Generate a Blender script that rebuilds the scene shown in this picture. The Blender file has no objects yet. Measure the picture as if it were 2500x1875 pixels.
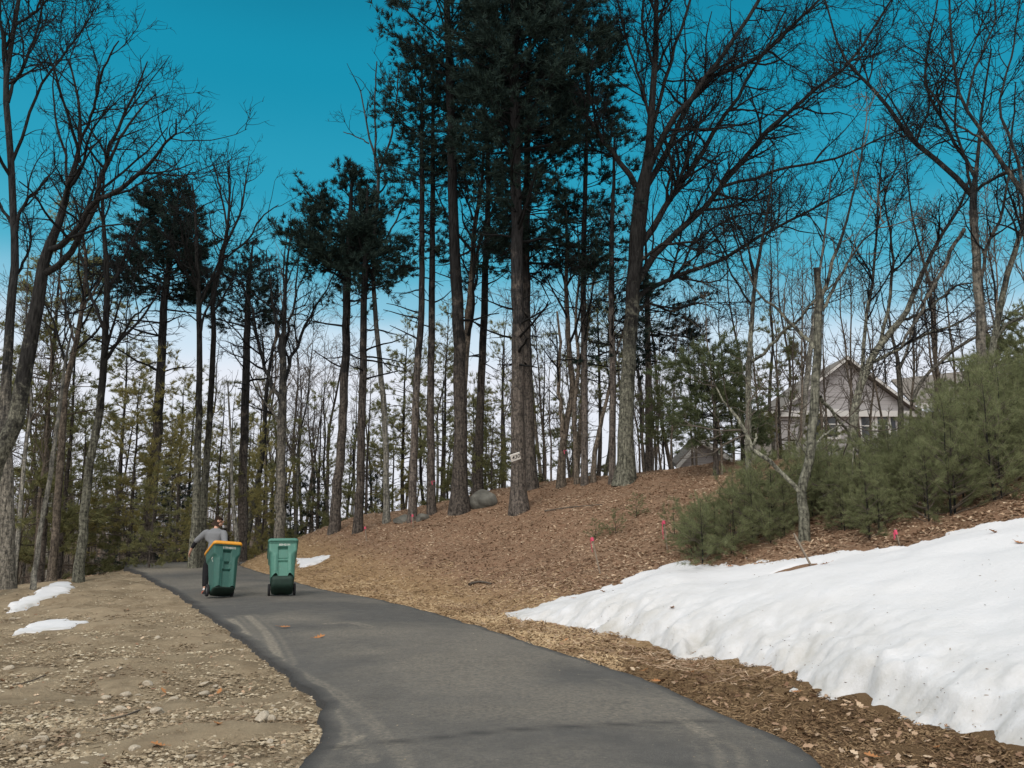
import bpy, bmesh, math, random
import numpy as np
from mathutils import Vector, Matrix, Euler

# ------------------------------------------------------------------ camera, sky, sun, exposure
SC = bpy.context.scene
COL = SC.collection
F, PITCH, CZ = 2166.0, math.radians(9.35), 1.55
cd = bpy.data.cameras.new('camera'); cam = bpy.data.objects.new('camera', cd); COL.objects.link(cam)
cd.sensor_width = 36.0; cd.lens = F / 2500.0 * 36.0; cd.clip_start = 0.05; cd.clip_end = 2000
cam.location = (0, 0, CZ); cam.rotation_euler = (math.pi / 2 + PITCH, 0, 0)
SC.camera = cam
SC.view_settings.view_transform = 'Standard'; SC.view_settings.look = 'None'
SC.cycles.diffuse_bounces = 8; SC.view_settings.exposure = 0.6; SC.view_settings.gamma = 1.0
SUN_EL, SUN_AZ = math.radians(48), math.radians(205)      # azimuth clockwise from +Y: behind and a little left of the viewer

W = bpy.data.worlds.new('World'); SC.world = W; W.use_nodes = True
wn, wl = W.node_tree.nodes, W.node_tree.links
for n in list(wn): wn.remove(n)
def wnode(t, **k):
    n = wn.new(t)
    for a, b in k.items(): setattr(n, a, b)
    return n
sky = wnode('ShaderNodeTexSky', sky_type='NISHITA'); sky.sun_disc = False
sky.sun_elevation = SUN_EL; sky.sun_rotation = SUN_AZ
skys = wnode('ShaderNodeMixRGB', blend_type='MULTIPLY'); skys.inputs[0].default_value = 1; skys.inputs[2].default_value = (.1, .1, .1, 1)
wl.new(sky.outputs[0], skys.inputs[1])
tc = wnode('ShaderNodeTexCoord'); sep = wnode('ShaderNodeSeparateXYZ'); wl.new(tc.outputs['Generated'], sep.inputs[0])
nz = wnode('ShaderNodeTexNoise'); nz.inputs['Scale'].default_value = 2.2; nz.inputs['Detail'].default_value = 5
wl.new(tc.outputs['Generated'], nz.inputs['Vector'])
ma = wnode('ShaderNodeMath', operation='MULTIPLY_ADD'); ma.inputs[1].default_value = 0.05; wl.new(nz.outputs[0], ma.inputs[0])
mb = wnode('ShaderNodeMath', operation='ADD'); mb.inputs[1].default_value = -0.025; wl.new(sep.outputs[2], mb.inputs[0]); wl.new(mb.outputs[0], ma.inputs[2])
ramp = wnode('ShaderNodeValToRGB'); wl.new(ma.outputs[0], ramp.inputs[0])
R = ramp.color_ramp; R.interpolation = 'EASE'
stops = [(0.0, (.55, .56, .61)), (0.16, (.55, .57, .62)), (0.205, (.42, .52, .60)), (0.245, (.16, .37, .48)), (0.29, (.045, .285, .395)),
         (0.37, (.011, .225, .335)), (0.48, (.002, .185, .288)), (0.57, (.0012, .142, .228)), (0.66, (.02, .25, .38)), (0.80, (.92, .92, .92))]
while len(R.elements) < len(stops): R.elements.new(0.5)
for e, (p, c) in zip(R.elements, stops): e.position = p; e.color = (*c, 1)
back = wnode('ShaderNodeMapRange'); back.interpolation_type = 'SMOOTHSTEP'
back.inputs[1].default_value = 0.25; back.inputs[2].default_value = -0.25; wl.new(sep.outputs[1], back.inputs[0])
mixb = wnode('ShaderNodeMixRGB'); wl.new(back.outputs[0], mixb.inputs[0]); wl.new(ramp.outputs[0], mixb.inputs[1]); mixb.inputs[2].default_value = (.93, .92, .90, 1)
mixn = wnode('ShaderNodeMixRGB'); mixn.inputs[0].default_value = 0.04; wl.new(mixb.outputs[0], mixn.inputs[1]); wl.new(skys.outputs[0], mixn.inputs[2])
bg = wnode('ShaderNodeBackground'); bg.inputs[1].default_value = 1.0; wl.new(mixn.outputs[0], bg.inputs[0])
wo = wnode('ShaderNodeOutputWorld'); wl.new(bg.outputs[0], wo.inputs[0])

sd = bpy.data.lights.new('sun', 'SUN'); sun = bpy.data.objects.new('sun', sd); COL.objects.link(sun)
sd.energy = 1.05; sd.angle = math.radians(22); sd.color = (1.0, .95, .89)
sdir = Vector((math.sin(SUN_AZ) * math.cos(SUN_EL), math.cos(SUN_AZ) * math.cos(SUN_EL), math.sin(SUN_EL)))
sun.rotation_euler = sdir.to_track_quat('Z', 'Y').to_euler(); sun.location = sdir * 60

# ------------------------------------------------------------------ helpers
random.seed(7)
cP, sP = math.cos(PITCH), math.sin(PITCH)
def ray(px, py):
    a, b = (px - 1250) / F, (937.5 - py) / F
    return np.array([a, cP - b * sP, sP + b * cP])
def at(px, py, d):
    r = ray(px, py); return r * (d / r[1]) + np.array([0, 0, CZ])
def tag(o, label=None, cat=None, group=None, kind=None):
    if label: o['label'] = label
    if cat: o['category'] = cat
    if group: o['group'] = group
    if kind: o['kind'] = kind
    return o
def empty(name, loc, label, cat, group=None, rz=0.0):
    o = bpy.data.objects.new(name, None); COL.objects.link(o); o.location = loc; o.rotation_euler = (0, 0, rz)
    o.empty_display_size = .1
    return tag(o, label, cat, group)
def mesh_np(name, V, quads=None, tris=None, smooth=True):
    me = bpy.data.meshes.new(name)
    V = np.asarray(V, dtype=np.float32).reshape(-1, 3)
    q = np.zeros((0, 4), np.int32) if quads is None else np.asarray(quads, np.int32).reshape(-1, 4)
    t = np.zeros((0, 3), np.int32) if tris is None else np.asarray(tris, np.int32).reshape(-1, 3)
    me.vertices.add(len(V)); me.vertices.foreach_set('co', V.ravel())
    nl = len(q) * 4 + len(t) * 3
    me.loops.add(nl); me.loops.foreach_set('vertex_index', np.concatenate([q.ravel(), t.ravel()]))
    npol = len(q) + len(t); me.polygons.add(npol)
    ls = np.concatenate([np.arange(len(q)) * 4, len(q) * 4 + np.arange(len(t)) * 3]).astype(np.int32)
    lt = np.concatenate([np.full(len(q), 4), np.full(len(t), 3)]).astype(np.int32)
    me.polygons.foreach_set('loop_start', ls); me.polygons.foreach_set('loop_total', lt)
    me.polygons.foreach_set('use_smooth', np.full(npol, smooth))
    me.update(calc_edges=True); me.validate()
    return me
def link(name, me, mats, parent=None, loc=None):
    o = bpy.data.objects.new(name, me); COL.objects.link(o)
    for m in (mats if isinstance(mats, (list, tuple)) else [mats]): me.materials.append(m)
    if parent: o.parent = parent
    if loc is not None: o.location = loc
    return o
class Geo:
    """collects arrays of vertices, quads and triangles for one mesh"""
    def __init__(s): s.V, s.Q, s.T, s.n = [], [], [], 0
    def add(s, V, Q=None, T=None):
        V = np.asarray(V, float).reshape(-1, 3)
        if Q is not None and len(Q): s.Q.append(np.asarray(Q, np.int64).reshape(-1, 4) + s.n)
        if T is not None and len(T): s.T.append(np.asarray(T, np.int64).reshape(-1, 3) + s.n)
        s.V.append(V); s.n += len(V); return s
    def mesh(s, name, smooth=True):
        return mesh_np(name, np.concatenate(s.V) if s.V else np.zeros((0, 3)), np.concatenate(s.Q) if s.Q else None, np.concatenate(s.T) if s.T else None, smooth)
    def build(s, name, mats, parent=None, smooth=True, loc=None): return link(name, s.mesh(name, smooth), mats, parent, loc)
    def box(s, c, size, M=None):
        v = np.array([[x, y, z] for x in (-.5, .5) for y in (-.5, .5) for z in (-.5, .5)]) * np.array(size) + np.array(c)
        if M is not None: v = np.array([tuple(M @ Vector(p)) for p in v])
        return s.add(v, [[0, 1, 3, 2], [4, 6, 7, 5], [0, 4, 5, 1], [2, 3, 7, 6], [0, 2, 6, 4], [1, 5, 7, 3]])
    def poly(s, pts, thick):
        """flat polygon (n points) extruded along vector thick"""
        p = np.asarray(pts, float); n = len(p); v = np.concatenate([p, p + np.asarray(thick, float)])
        s.add(v, [[i, (i + 1) % n, n + (i + 1) % n, n + i] for i in range(n)], [[0, i + 1, i] for i in range(1, n - 1)] + [[n, n + i, n + i + 1] for i in range(1, n - 1)])
        return s
def tubes(g, P, Rr, k=4):
    P = np.asarray(P, float); Rr = np.asarray(Rr, float)
    if P.ndim == 2: P, Rr = P[None], Rr[None]
    N, n = P.shape[:2]
    if N == 0: return g
    T = np.gradient(P, axis=1); T /= np.linalg.norm(T, axis=2, keepdims=True) + 1e-9
    mz = np.abs(T[:, :, 2].mean(axis=1)) > .8
    ref = np.where(mz[:, None], np.array([[1., .05, 0]]), np.array([[0, .05, 1.]]))[:, None, :]
    U = np.cross(T, np.broadcast_to(ref, T.shape)); U /= np.linalg.norm(U, axis=2, keepdims=True) + 1e-9
    Wv = np.cross(T, U)
    a = np.arange(k) * 2 * math.pi / k
    V = P[:, :, None, :] + Rr[:, :, None, None] * (np.cos(a)[None, None, :, None] * U[:, :, None, :] + np.sin(a)[None, None, :, None] * Wv[:, :, None, :])
    i = (np.arange(N) * n * k)[:, None, None] + (np.arange(n - 1) * k)[None, :, None]; j = np.arange(k)[None, None, :]; j2 = (j + 1) % k
    Q = np.stack([i + j, i + j2, i + k + j2, i + k + j], axis=-1)
    return g.add(V, Q)
def resample(P, Rr, n):
    P = np.asarray(P, float); Rr = np.asarray(Rr, float)
    # Catmull-Rom through the control points
    out, ro = [], []
    m = len(P)
    for i in range(m - 1):
        p0, p1, p2, p3 = P[max(i - 1, 0)], P[i], P[i + 1], P[min(i + 2, m - 1)]
        for t in np.linspace(0, 1, 9)[:-1]:
            out.append(.5 * ((2 * p1) + (p2 - p0) * t + (2 * p0 - 5 * p1 + 4 * p2 - p3) * t * t + (3 * p1 - p0 - 3 * p2 + p3) * t ** 3)); ro.append(Rr[i] * (1 - t) + Rr[i + 1] * t)
    out.append(P[-1]); ro.append(Rr[-1]); out = np.array(out); ro = np.array(ro)
    L = np.concatenate([[0], np.cumsum(np.linalg.norm(np.diff(out, axis=0), axis=1))]); s = np.linspace(0, L[-1], n)
    return np.stack([np.interp(s, L, out[:, c]) for c in range(out.shape[1])], 1), np.interp(s, L, ro)

# value noise on the plane
_tab = np.random.RandomState(3).rand(256, 256)
def vn(x, y, sc, off=0):
    x = np.asarray(x) / sc + 17.3 * off + 1000; y = np.asarray(y) / sc + 9.1 * off + 1000
    xi, yi = np.floor(x).astype(int), np.floor(y).astype(int); fx, fy = x - xi, y - yi
    fx, fy = fx * fx * (3 - 2 * fx), fy * fy * (3 - 2 * fy)
    t = lambda a, b: _tab[a % 256, b % 256]
    return (t(xi, yi) * (1 - fx) + t(xi + 1, yi) * fx) * (1 - fy) + (t(xi, yi + 1) * (1 - fx) + t(xi + 1, yi + 1) * fx) * fy - .5
def fbm(x, y, sc, off=0, o=4):
    return sum(vn(x, y, sc / 2 ** i, off + i * 3) / 2 ** i for i in range(o))

# ------------------------------------------------------------------ the lie of the land
_ys = np.linspace(-60, 420, 4801)
_zs = np.interp(_ys, [-60, 0, 6, 17.5, 26, 30, 33, 40, 60, 120, 420], [0, 0, 0, .215, .38, .43, .38, .05, -1.2, -3, -6])
_k = np.exp(-np.linspace(-2.5, 2.5, 51) ** 2); _k /= _k.sum()
_zs = np.convolve(np.pad(_zs, 25, mode='edge'), _k, 'valid')
def zr(y): return np.interp(y, _ys, _zs)
def road_pt(px, py):
    r = ray(px, py); lo = 2.0
    for d in np.arange(3, 60, .05):
        if CZ + r[2] / r[1] * d <= zr(d): return np.array([r[0] / r[1] * d, d])
    return np.array([r[0] / r[1] * 29, 29])
EL = [(-1.0, -12), (-1.25, 0)] + [road_pt(*p) for p in [(740, 1875), (783, 1763), (764, 1695), (678, 1627), (531, 1514), (429, 1446), (362, 1412), (335, 1396)]] + [(-12.2, 28.5), (-12.9, 31.5), (-12.4, 34), (-10.2, 37), (-6.8, 41), (-4, 47), (-1, 60), (1, 130)]
ER = [(2.2, -12), (2.2, 0)] + [road_pt(*p) for p in [(2000, 1875), (1853, 1785), (1627, 1684), (1356, 1593), (1130, 1520), (938, 1469), (791, 1441), (735, 1426)]] + [(-8.3, 28.0), (-9.0, 30.2), (-8.7, 32.2), (-6.5, 34.5), (-3, 38.5), (0, 45), (3, 60), (5, 130)]
EL = resample(np.array([list(p) for p in EL]), np.zeros(len(EL)), 420)[0]
ER = resample(np.array([list(p) for p in ER]), np.zeros(len(ER)), 420)[0]
def sdist(x, y, L):
    """signed distance to polyline L (positive to its right)"""
    x = np.asarray(x, float).ravel(); y = np.asarray(y, float).ravel()
    A = L[::3]; best = np.full(x.shape, 1e9); sg = np.ones(x.shape)
    for i in range(len(A) - 1):
        ax, ay = A[i]; dx, dy = A[i + 1] - A[i]; l2 = dx * dx + dy * dy
        t = np.clip(((x - ax) * dx + (y - ay) * dy) / l2, 0, 1)
        ex, ey = x - ax - t * dx, y - ay - t * dy; d = np.hypot(ex, ey)
        m = d < best; best = np.where(m, d, best); sg = np.where(m, np.where(dx * ey - dy * ex < 0, 1, -1), sg)
    return best * sg
_gs = [0, .5, 1.1, 3, 6.2, 8.5, 11, 15, 30, 400]; _gz = [-.015, .0, .05, .62, 1.72, 2.4, 2.85, 3.1, 3.2, 3.2]
def land(x, y):
    x = np.asarray(x, float); sh = x.shape; x = x.ravel(); y = np.asarray(y, float).ravel()
    sr = sdist(x, y, ER); sl = -sdist(x, y, EL)
    z = zr(y)
    hill = np.where(sr > 0, np.interp(sr, _gs, _gz), 0) + np.where(sr > .4, np.clip((sr - .4) / 2, 0, 1) * fbm(x, y, 2.4, 1) * .22, 0)
    hill = hill + np.where(sr > 0, .62 * np.clip((y - 19) / 7, 0, 1) * (np.maximum(sr, 0) / 3) * np.exp(1 - np.maximum(sr, 0) / 3), 0)
    sp = np.log1p(np.exp(np.clip((-12.4 - x) * 1.6, -30, 30))) / 1.6
    left = np.where(sl > 0, -.045 - .006 * np.minimum(sl, 40) + np.clip(sl / .6, 0, 1) * fbm(x, y, 1.6, 5) * .14 - .25 * np.minimum(sp, 14) * (y < 400), 0)
    farl = np.where((sl > 0) & (y > 31), -.10 * np.clip(y - 31, 0, 25) * np.clip(sl / 4, 0, 1), 0)
    road = np.where((sr <= 0) & (sl <= 0), -.045, 0)
    rise = 6.5 * np.clip((y - 36) / 70, 0, 1) ** 1.2 * np.clip((-x - 12 + .12 * (y - 36)) / 26, 0, 1)
    return (z + hill + left + farl + road + rise).reshape(sh), sr.reshape(sh), sl.reshape(sh)
def H(x, y): return float(land(np.array([x]), np.array([y]))[0][0])
def ground(px, py, dmax=60):
    r = ray(px, py); d = np.arange(3.5, dmax, .04)
    z, _, _ = land(r[0] / r[1] * d, d); hit = np.nonzero(CZ + r[2] / r[1] * d <= z)[0]
    dd = d[hit[0]] if len(hit) else dmax
    x = r[0] / r[1] * dd
    return np.array([x, dd, H(x, dd)])

# ------------------------------------------------------------------ materials
def mat(name, rough=.9, spec=.2):
    m = bpy.data.materials.new(name); m.use_nodes = True
    b = m.node_tree.nodes['Principled BSDF']; b.inputs['Roughness'].default_value = rough; b.inputs['Specular IOR Level'].default_value = spec
    return m, m.node_tree.nodes, m.node_tree.links, b
def nd(N, t, **k):
    n = N.new(t)
    for a, v in k.items():
        if hasattr(n, a) and a not in ('Scale', 'Detail'): setattr(n, a, v)
        else: n.inputs[a].default_value = v
    return n
def rampn(N, L, src, stops, interp='LINEAR'):
    r = N.new('ShaderNodeValToRGB'); r.color_ramp.interpolation = interp; e = r.color_ramp.elements
    while len(e) < len(stops): e.new(.5)
    for el, (p, c) in zip(e, stops): el.position = p; el.color = (*c, 1) if len(c) == 3 else c
    L.new(src, r.inputs[0]); return r.outputs[0]
def noise(N, L, vec, sc, det=6, rough=.6):
    n = N.new('ShaderNodeTexNoise'); n.inputs['Scale'].default_value = sc; n.inputs['Detail'].default_value = det; n.inputs['Roughness'].default_value = rough
    if vec is not None: L.new(vec, n.inputs['Vector'])
    return n.outputs[0]
def mix(N, L, f, a, b, bt='MIX'):
    m = N.new('ShaderNodeMixRGB'); m.blend_type = bt
    for i, v in enumerate((f, a, b)):
        if isinstance(v, (int, float)): m.inputs[i].default_value = v
        elif isinstance(v, tuple): m.inputs[i].default_value = (*v, 1)
        else: L.new(v, m.inputs[i])
    return m.outputs[0]
def math_(N, L, op, a, b=None, c=None):
    m = N.new('ShaderNodeMath'); m.operation = op
    for i, v in enumerate((a, b, c)):
        if v is None: continue
        if isinstance(v, (int, float)): m.inputs[i].default_value = v
        else: L.new(v, m.inputs[i])
    return m.outputs[0]
def bump(N, L, b, h, st, dist):
    u = N.new('ShaderNodeBump'); u.inputs['Strength'].default_value = st; u.inputs['Distance'].default_value = dist
    L.new(h, u.inputs['Height']); L.new(u.outputs[0], b.inputs['Normal'])
def objc(N): return N.new('ShaderNodeTexCoord').outputs['Object']
def pos(N): return N.new('ShaderNodeNewGeometry').outputs['Position']

def simple(name, c, rough=.8, spec=.3, var=.25, sc=20., bmp=0.0):
    m, N, L, b = mat(name, rough, spec)
    n = noise(N, L, objc(N), sc)
    L.new(rampn(N, L, n, [(.25, tuple(x * (1 - var) for x in c)), (.75, tuple(min(1, x * (1 + var)) for x in c))]), b.inputs['Base Color'])
    if bmp: bump(N, L, b, n, .5, bmp)
    return m
def island_mat(name, cols, rough=.85, spec=.15, trans=0, drift=0):
    """every loose leaf, chip or needle tuft takes its own colour from the ramp"""
    m, N, L, b = mat(name, rough, spec)
    g = N.new('ShaderNodeNewGeometry')
    c = rampn(N, L, g.outputs['Random Per Island'], [(i / (len(cols) - 1), c) for i, c in enumerate(cols)]); L.new(c, b.inputs['Base Color'])
    if drift:
        dn = rampn(N, L, noise(N, L, g.outputs['Position'], drift, 4, .6), [(.34, (.50, .46, .44)), (.52, (.92, .92, .92)), (.68, (1.12, 1.16, 1.18))]); c = mix(N, L, 1., c, dn, 'MULTIPLY'); L.new(c, b.inputs['Base Color'])
    if trans:
        t = N.new('ShaderNodeBsdfTranslucent'); L.new(c, t.inputs[0]); x = N.new('ShaderNodeMixShader'); x.inputs[0].default_value = trans
        L.new(b.outputs[0], x.inputs[1]); L.new(t.outputs[0], x.inputs[2]); L.new(x.outputs[0], N['Material Output'].inputs[0])
    return m
def bark(name, dark, lichen, reach, vert=9.):
    """dark furrowed bark; ragged grey lichen patches low down; a tinted-glass darkening with height is put into the colour"""
    m, N, L, b = mat(name, .95, .1)
    p = objc(N); mp = N.new('ShaderNodeMapping'); mp.inputs['Scale'].default_value = (1, 1, .13); L.new(p, mp.inputs[0])
    fur = noise(N, L, mp.outputs[0], vert * 2.6, 6, .7); pat = noise(N, L, p, 2.6, 8, .75); fine = noise(N, L, p, 15, 5, .7)
    base = rampn(N, L, fur, [(.36, tuple(x * .30 for x in dark)), (.50, dark), (.66, tuple(x * 1.7 for x in dark))])
    sp = N.new('ShaderNodeSeparateXYZ'); L.new(p, sp.inputs[0])
    hz = math_(N, L, 'DIVIDE', sp.outputs[2], reach)  # height fade paints the windscreen tint's darkening into the upper bark
    f = math_(N, L, 'SUBTRACT', math_(N, L, 'MULTIPLY_ADD', pat, 2.2, .12), hz)
    f = math_(N, L, 'MULTIPLY', rampn(N, L, f, [(.25, (0, 0, 0)), (.75, (1, 1, 1))]), rampn(N, L, fine, [(.36, (.15, .15, .15)), (.60, (1, 1, 1))]))
    oi = N.new('ShaderNodeObjectInfo')
    lc = rampn(N, L, fur, [(.38, tuple(x * .35 for x in lichen)), (.50, tuple(x * .85 for x in lichen)), (.66, tuple(x * 1.3 for x in lichen))])
    c = mix(N, L, f, base, lc)
    hs = N.new('ShaderNodeHueSaturation'); L.new(c, hs.inputs['Color']); L.new(math_(N, L, 'MULTIPLY_ADD', oi.outputs['Random'], .6, .72), hs.inputs['Value'])
    L.new(hs.outputs[0], b.inputs['Base Color'])
    bump(N, L, b, fur, 1.0, .04)
    return m
M = {}
M['bark_pine'] = bark('pine_bark', (.020, .019, .019), (.16, .135, .115), 6.5)
M['bark_grey'] = bark('grey_bark', (.020, .020, .020), (.22, .20, .165), 6.0)
M['bark_pale'] = bark('pale_bark', (.050, .050, .048), (.31, .295, .25), 7.0)
M['bark_warm'] = bark('warm_bark', (.030, .026, .023), (.23, .19, .15), 10.0)
M['bark_lichen'] = bark('lichen_bark', (.021, .020, .019), (.25, .245, .19), 5.2, 10.)
M['twig'] = simple('twig_bark', (.015, .015, .015), .95, .05, .4, 6)
M['twig_near'] = simple('brown_twig_bark', (.095, .08, .066), .95, .05, .4, 6)
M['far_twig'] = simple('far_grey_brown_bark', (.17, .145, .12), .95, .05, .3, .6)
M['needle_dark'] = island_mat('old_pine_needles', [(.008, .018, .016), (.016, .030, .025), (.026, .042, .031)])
M['needle_mid'] = island_mat('pine_needles', [(.13, .14, .065), (.20, .20, .09), (.28, .26, .12)], trans=.4)
M['needle_yellow'] = island_mat('yellowish_pine_needles', [(.22, .20, .08), (.31, .275, .11), (.40, .34, .14)], trans=.4)
M['needle_young'] = island_mat('young_pine_needles', [(.125, .15, .072), (.20, .22, .11), (.29, .295, .155)], trans=.4)
M['needle_bushy'] = island_mat('bushy_pine_needles', [(.065, .088, .045), (.11, .135, .068), (.17, .185, .095)], trans=.3)
M['oak_leaf'] = island_mat('dry_oak_leaves', [(.15, .075, .035), (.23, .12, .05), (.12, .06, .03)])

# ground: dirt on the left of the drive, straw and chips along its right edge, leaf litter on the hill and in the wood
m, N, L, b = mat('ground_cover', .97, .08); M['ground'] = m
p = pos(N)
def attr(nm):
    a = N.new('ShaderNodeAttribute'); a.attribute_name = nm; return a.outputs['Fac']
sr, sl = attr('sr'), attr('sl')
n1, n2, n3, n4 = noise(N, L, p, .9, 5), noise(N, L, p, 7, 8, .7), noise(N, L, p, 38, 6, .7), noise(N, L, p, 130, 4, .7)
vo = nd(N, 'ShaderNodeTexVoronoi'); vo.inputs['Scale'].default_value = 46; L.new(p, vo.inputs['Vector'])
dirt = mix(N, L, n2, rampn(N, L, n3, [(.3, (.17, .13, .085)), (.7, (.38, .305, .205))]), rampn(N, L, n4, [(.3, (.16, .118, .07)), (.7, (.40, .325, .22))]))
dirt = mix(N, L, rampn(N, L, noise(N, L, p, 2.6, 8, .75), [(.42, (0, 0, 0)), (.58, (.85, .85, .85))]), dirt, mix(N, L, n4, (.12, .088, .054), (.23, .175, .115)))
dirt = mix(N, L, rampn(N, L, n1, [(.42, (0, 0, 0)), (.62, (.5, .5, .5))]), dirt, mix(N, L, n4, (.29, .225, .145), (.48, .385, .265)))
straw = mix(N, L, n3, rampn(N, L, n4, [(.3, (.22, .145, .075)), (.7, (.45, .32, .18))]), (.28, .18, .095))
sepp = N.new('ShaderNodeSeparateXYZ'); L.new(p, sepp.inputs[0])
mulch = rampn(N, L, n4, [(.3, (.065, .040, .022)), (.55, (.15, .095, .05)), (.75, (.27, .18, .09))])
fy = N.new('ShaderNodeMapRange'); fy.inputs[1].default_value = 9.0; fy.inputs[2].default_value = 13.5; L.new(math_(N, L, 'MULTIPLY_ADD', n2, 3., sepp.outputs[1]), fy.inputs[0])
strip = mix(N, L, fy.outputs[0], mulch, straw)
vcol = rampn(N, L, vo.outputs['Color'], [(.2, (.15, .093, .059)), (.5, (.27, .172, .11)), (.8, (.41, .285, .19))])
litter = mix(N, L, .55, vcol, rampn(N, L, n3, [(.3, (.12, .075, .048)), (.7, (.30, .20, .13))]))
litter = mix(N, L, rampn(N, L, n2, [(.42, (0, 0, 0)), (.66, (.7, .7, .7))]), litter, (.21, .115, .072))
fs = N.new('ShaderNodeMapRange'); fs.inputs[1].default_value = 1.2; fs.inputs[2].default_value = 2.3
L.new(math_(N, L, 'ADD', sr, math_(N, L, 'MULTIPLY_ADD', n2, 1.6, -.8)), fs.inputs[0])
right = mix(N, L, fs.outputs[0], strip, litter)
fl = N.new('ShaderNodeMapRange'); fl.inputs[1].default_value = -.2; fl.inputs[2].default_value = .2; L.new(math_(N, L, 'SUBTRACT', sl, sr), fl.inputs[0])
col = mix(N, L, fl.outputs[0], right, dirt)
fw = attr('wood'); col = mix(N, L, fw, col, litter)
L.new(col, b.inputs['Base Color'])
bump(N, L, b, math_(N, L, 'MULTIPLY_ADD', n3, 1.0, math_(N, L, 'MULTIPLY', n4, .5)), .9, .03)

# asphalt with dusty tyre tracks and sandy stains
m, N, L, b = mat('asphalt', .88, .25); M['asphalt'] = m
p = pos(N); n1, n2, n3 = noise(N, L, p, .55, 4), noise(N, L, p, 5, 6, .65), noise(N, L, p, 160, 3, .7)
c = mix(N, L, rampn(N, L, n3, [(.36, (0, 0, 0)), (.64, (1, 1, 1))]), rampn(N, L, n1, [(.32, (.042, .041, .040)), (.68, (.072, .069, .065))]), rampn(N, L, n2, [(.3, (.085, .081, .075)), (.7, (.15, .14, .125))]))
gr = nd(N, 'ShaderNodeTexVoronoi'); gr.inputs['Scale'].default_value = 75; L.new(p, gr.inputs['Vector'])
grit = rampn(N, L, gr.outputs['Color'], [(.955, (0, 0, 0)), (.97, (.55, .55, .55))])
c = mix(N, L, grit, c, (.25, .23, .20))
c = mix(N, L, math_(N, L, 'MULTIPLY', attr('dust'), rampn(N, L, noise(N, L, p, 24, 7, .75), [(.38, (.12, .12, .12)), (.64, (1, 1, 1))])), c, (.30, .26, .20))
c = mix(N, L, attr('seam'), c, (.020, .020, .021))
L.new(c, b.inputs['Base Color']); bump(N, L, b, n3, .7, .012)

# old snow: white, greyed and gritty low down at the ploughed edge
m, N, L, b = mat('snow', .75, .25); M['snow'] = m
p = pos(N); n1, n2 = noise(N, L, p, 2.2, 7, .65), noise(N, L, p, 18, 8, .75)
e = attr('edge')
f = math_(N, L, 'MULTIPLY', e, rampn(N, L, n1, [(.35, (0, 0, 0)), (.68, (1, 1, 1))]))
c = mix(N, L, f, (.60, .60, .61), (.40, .385, .35))
c = mix(N, L, math_(N, L, 'MULTIPLY', e, rampn(N, L, n2, [(.60, (0, 0, 0)), (.74, (.8, .8, .8))])), c, (.36, .32, .26))
L.new(c, b.inputs['Base Color']); b.inputs['Subsurface Weight'].default_value = .0
bump(N, L, b, math_(N, L, 'MULTIPLY_ADD', n1, .6, math_(N, L, 'MULTIPLY', n2, .8)), .6, .03)

M['stone'] = simple('stone', (.36, .31, .24), .9, .2, .4, 9, .01)
M['gravel'] = island_mat('gravel', [(.25, .195, .13), (.37, .305, .21), (.50, .43, .32), (.31, .245, .165)], drift=1.1)
M['boulder'] = simple('lichen_rock', (.115, .112, .098), .95, .1, .6, 3, .05)
M['chips'] = island_mat('wood_chips', [(.085, .052, .030), (.16, .10, .055), (.30, .205, .115), (.12, .072, .04)], drift=1.1)
M['dry_bits'] = island_mat('dry_bits', [(.16, .12, .075), (.28, .22, .14), (.20, .15, .09)])
M['clod'] = island_mat('soil_clods', [(.17, .128, .08), (.27, .21, .135), (.37, .295, .20), (.12, .088, .056)], drift=1.1)
M['straw'] = island_mat('straw', [(.27, .18, .10), (.40, .28, .16), (.52, .39, .24), (.25, .155, .085)], drift=1.1)
M['litter'] = island_mat('leaf_litter', [(.18, .108, .068), (.30, .19, .12), (.42, .295, .195), (.53, .41, .29), (.25, .145, .09)], drift=.7)
M['orange_leaf'] = island_mat('orange_leaf', [(.30, .13, .05), (.36, .17, .07)])
M['stake'] = simple('weathered_wood', (.22, .18, .14), .9, .1, .35, 30)
M['pink'] = simple('pink_tape', (.62, .085, .15), .5, .3, .1)
M['white'] = simple('white_paint', (.55, .54, .50), .6, .3, .06)
M['black'] = simple('black_print', (.02, .02, .02), .6, .3, .1)

# ------------------------------------------------------------------ ground, drive, snow
def grid_mesh(xs, ys, zf):
    X, Y = np.meshgrid(xs, ys); nx, ny = len(xs), len(ys)
    i = (np.arange(ny - 1) * nx)[:, None] + np.arange(nx - 1)[None]
    return X, Y, np.stack([i, i + 1, i + nx + 1, i + nx], -1).reshape(-1, 4)
def set_attr(me, nm, v):
    a = me.attributes.new(nm, 'FLOAT', 'POINT'); a.data.foreach_set('value', np.asarray(v, np.float32).ravel())
def spaced(a, b, s0, lim, g):
    out, x, s = [a], a, s0
    while abs(x) < abs(lim):
        s *= g; x += s if lim > a else -s; out.append(x)
    return out
xs = np.array(sorted(spaced(-15, -15, .15, -500, 1.13)[1:] + list(np.arange(-15, 13.01, .11)) + spaced(13, 13, .15, 500, 1.13)[1:]))
ys = np.concatenate([np.arange(-8, 4, .8), np.arange(4, 20, .09), np.arange(20, 42, .16), np.array(spaced(42, 42, .2, 600, 1.12))])
X, Y, Q = grid_mesh(xs, ys, None)
Z, SR, SL = land(X, Y)
Z = np.where((SL > 0.05), Z + np.clip(SL / .3, 0, 1) * (vn(X, Y, .34, 2) * .08 + vn(X, Y, .18, 4) * .05), Z)
Z = np.where((SR > 0.1), Z + np.clip(SR / .4, 0, 1) * (vn(X, Y, .3, 6) * .045), Z)
me = mesh_np('ground', np.stack([X, Y, Z], -1), Q)
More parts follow.
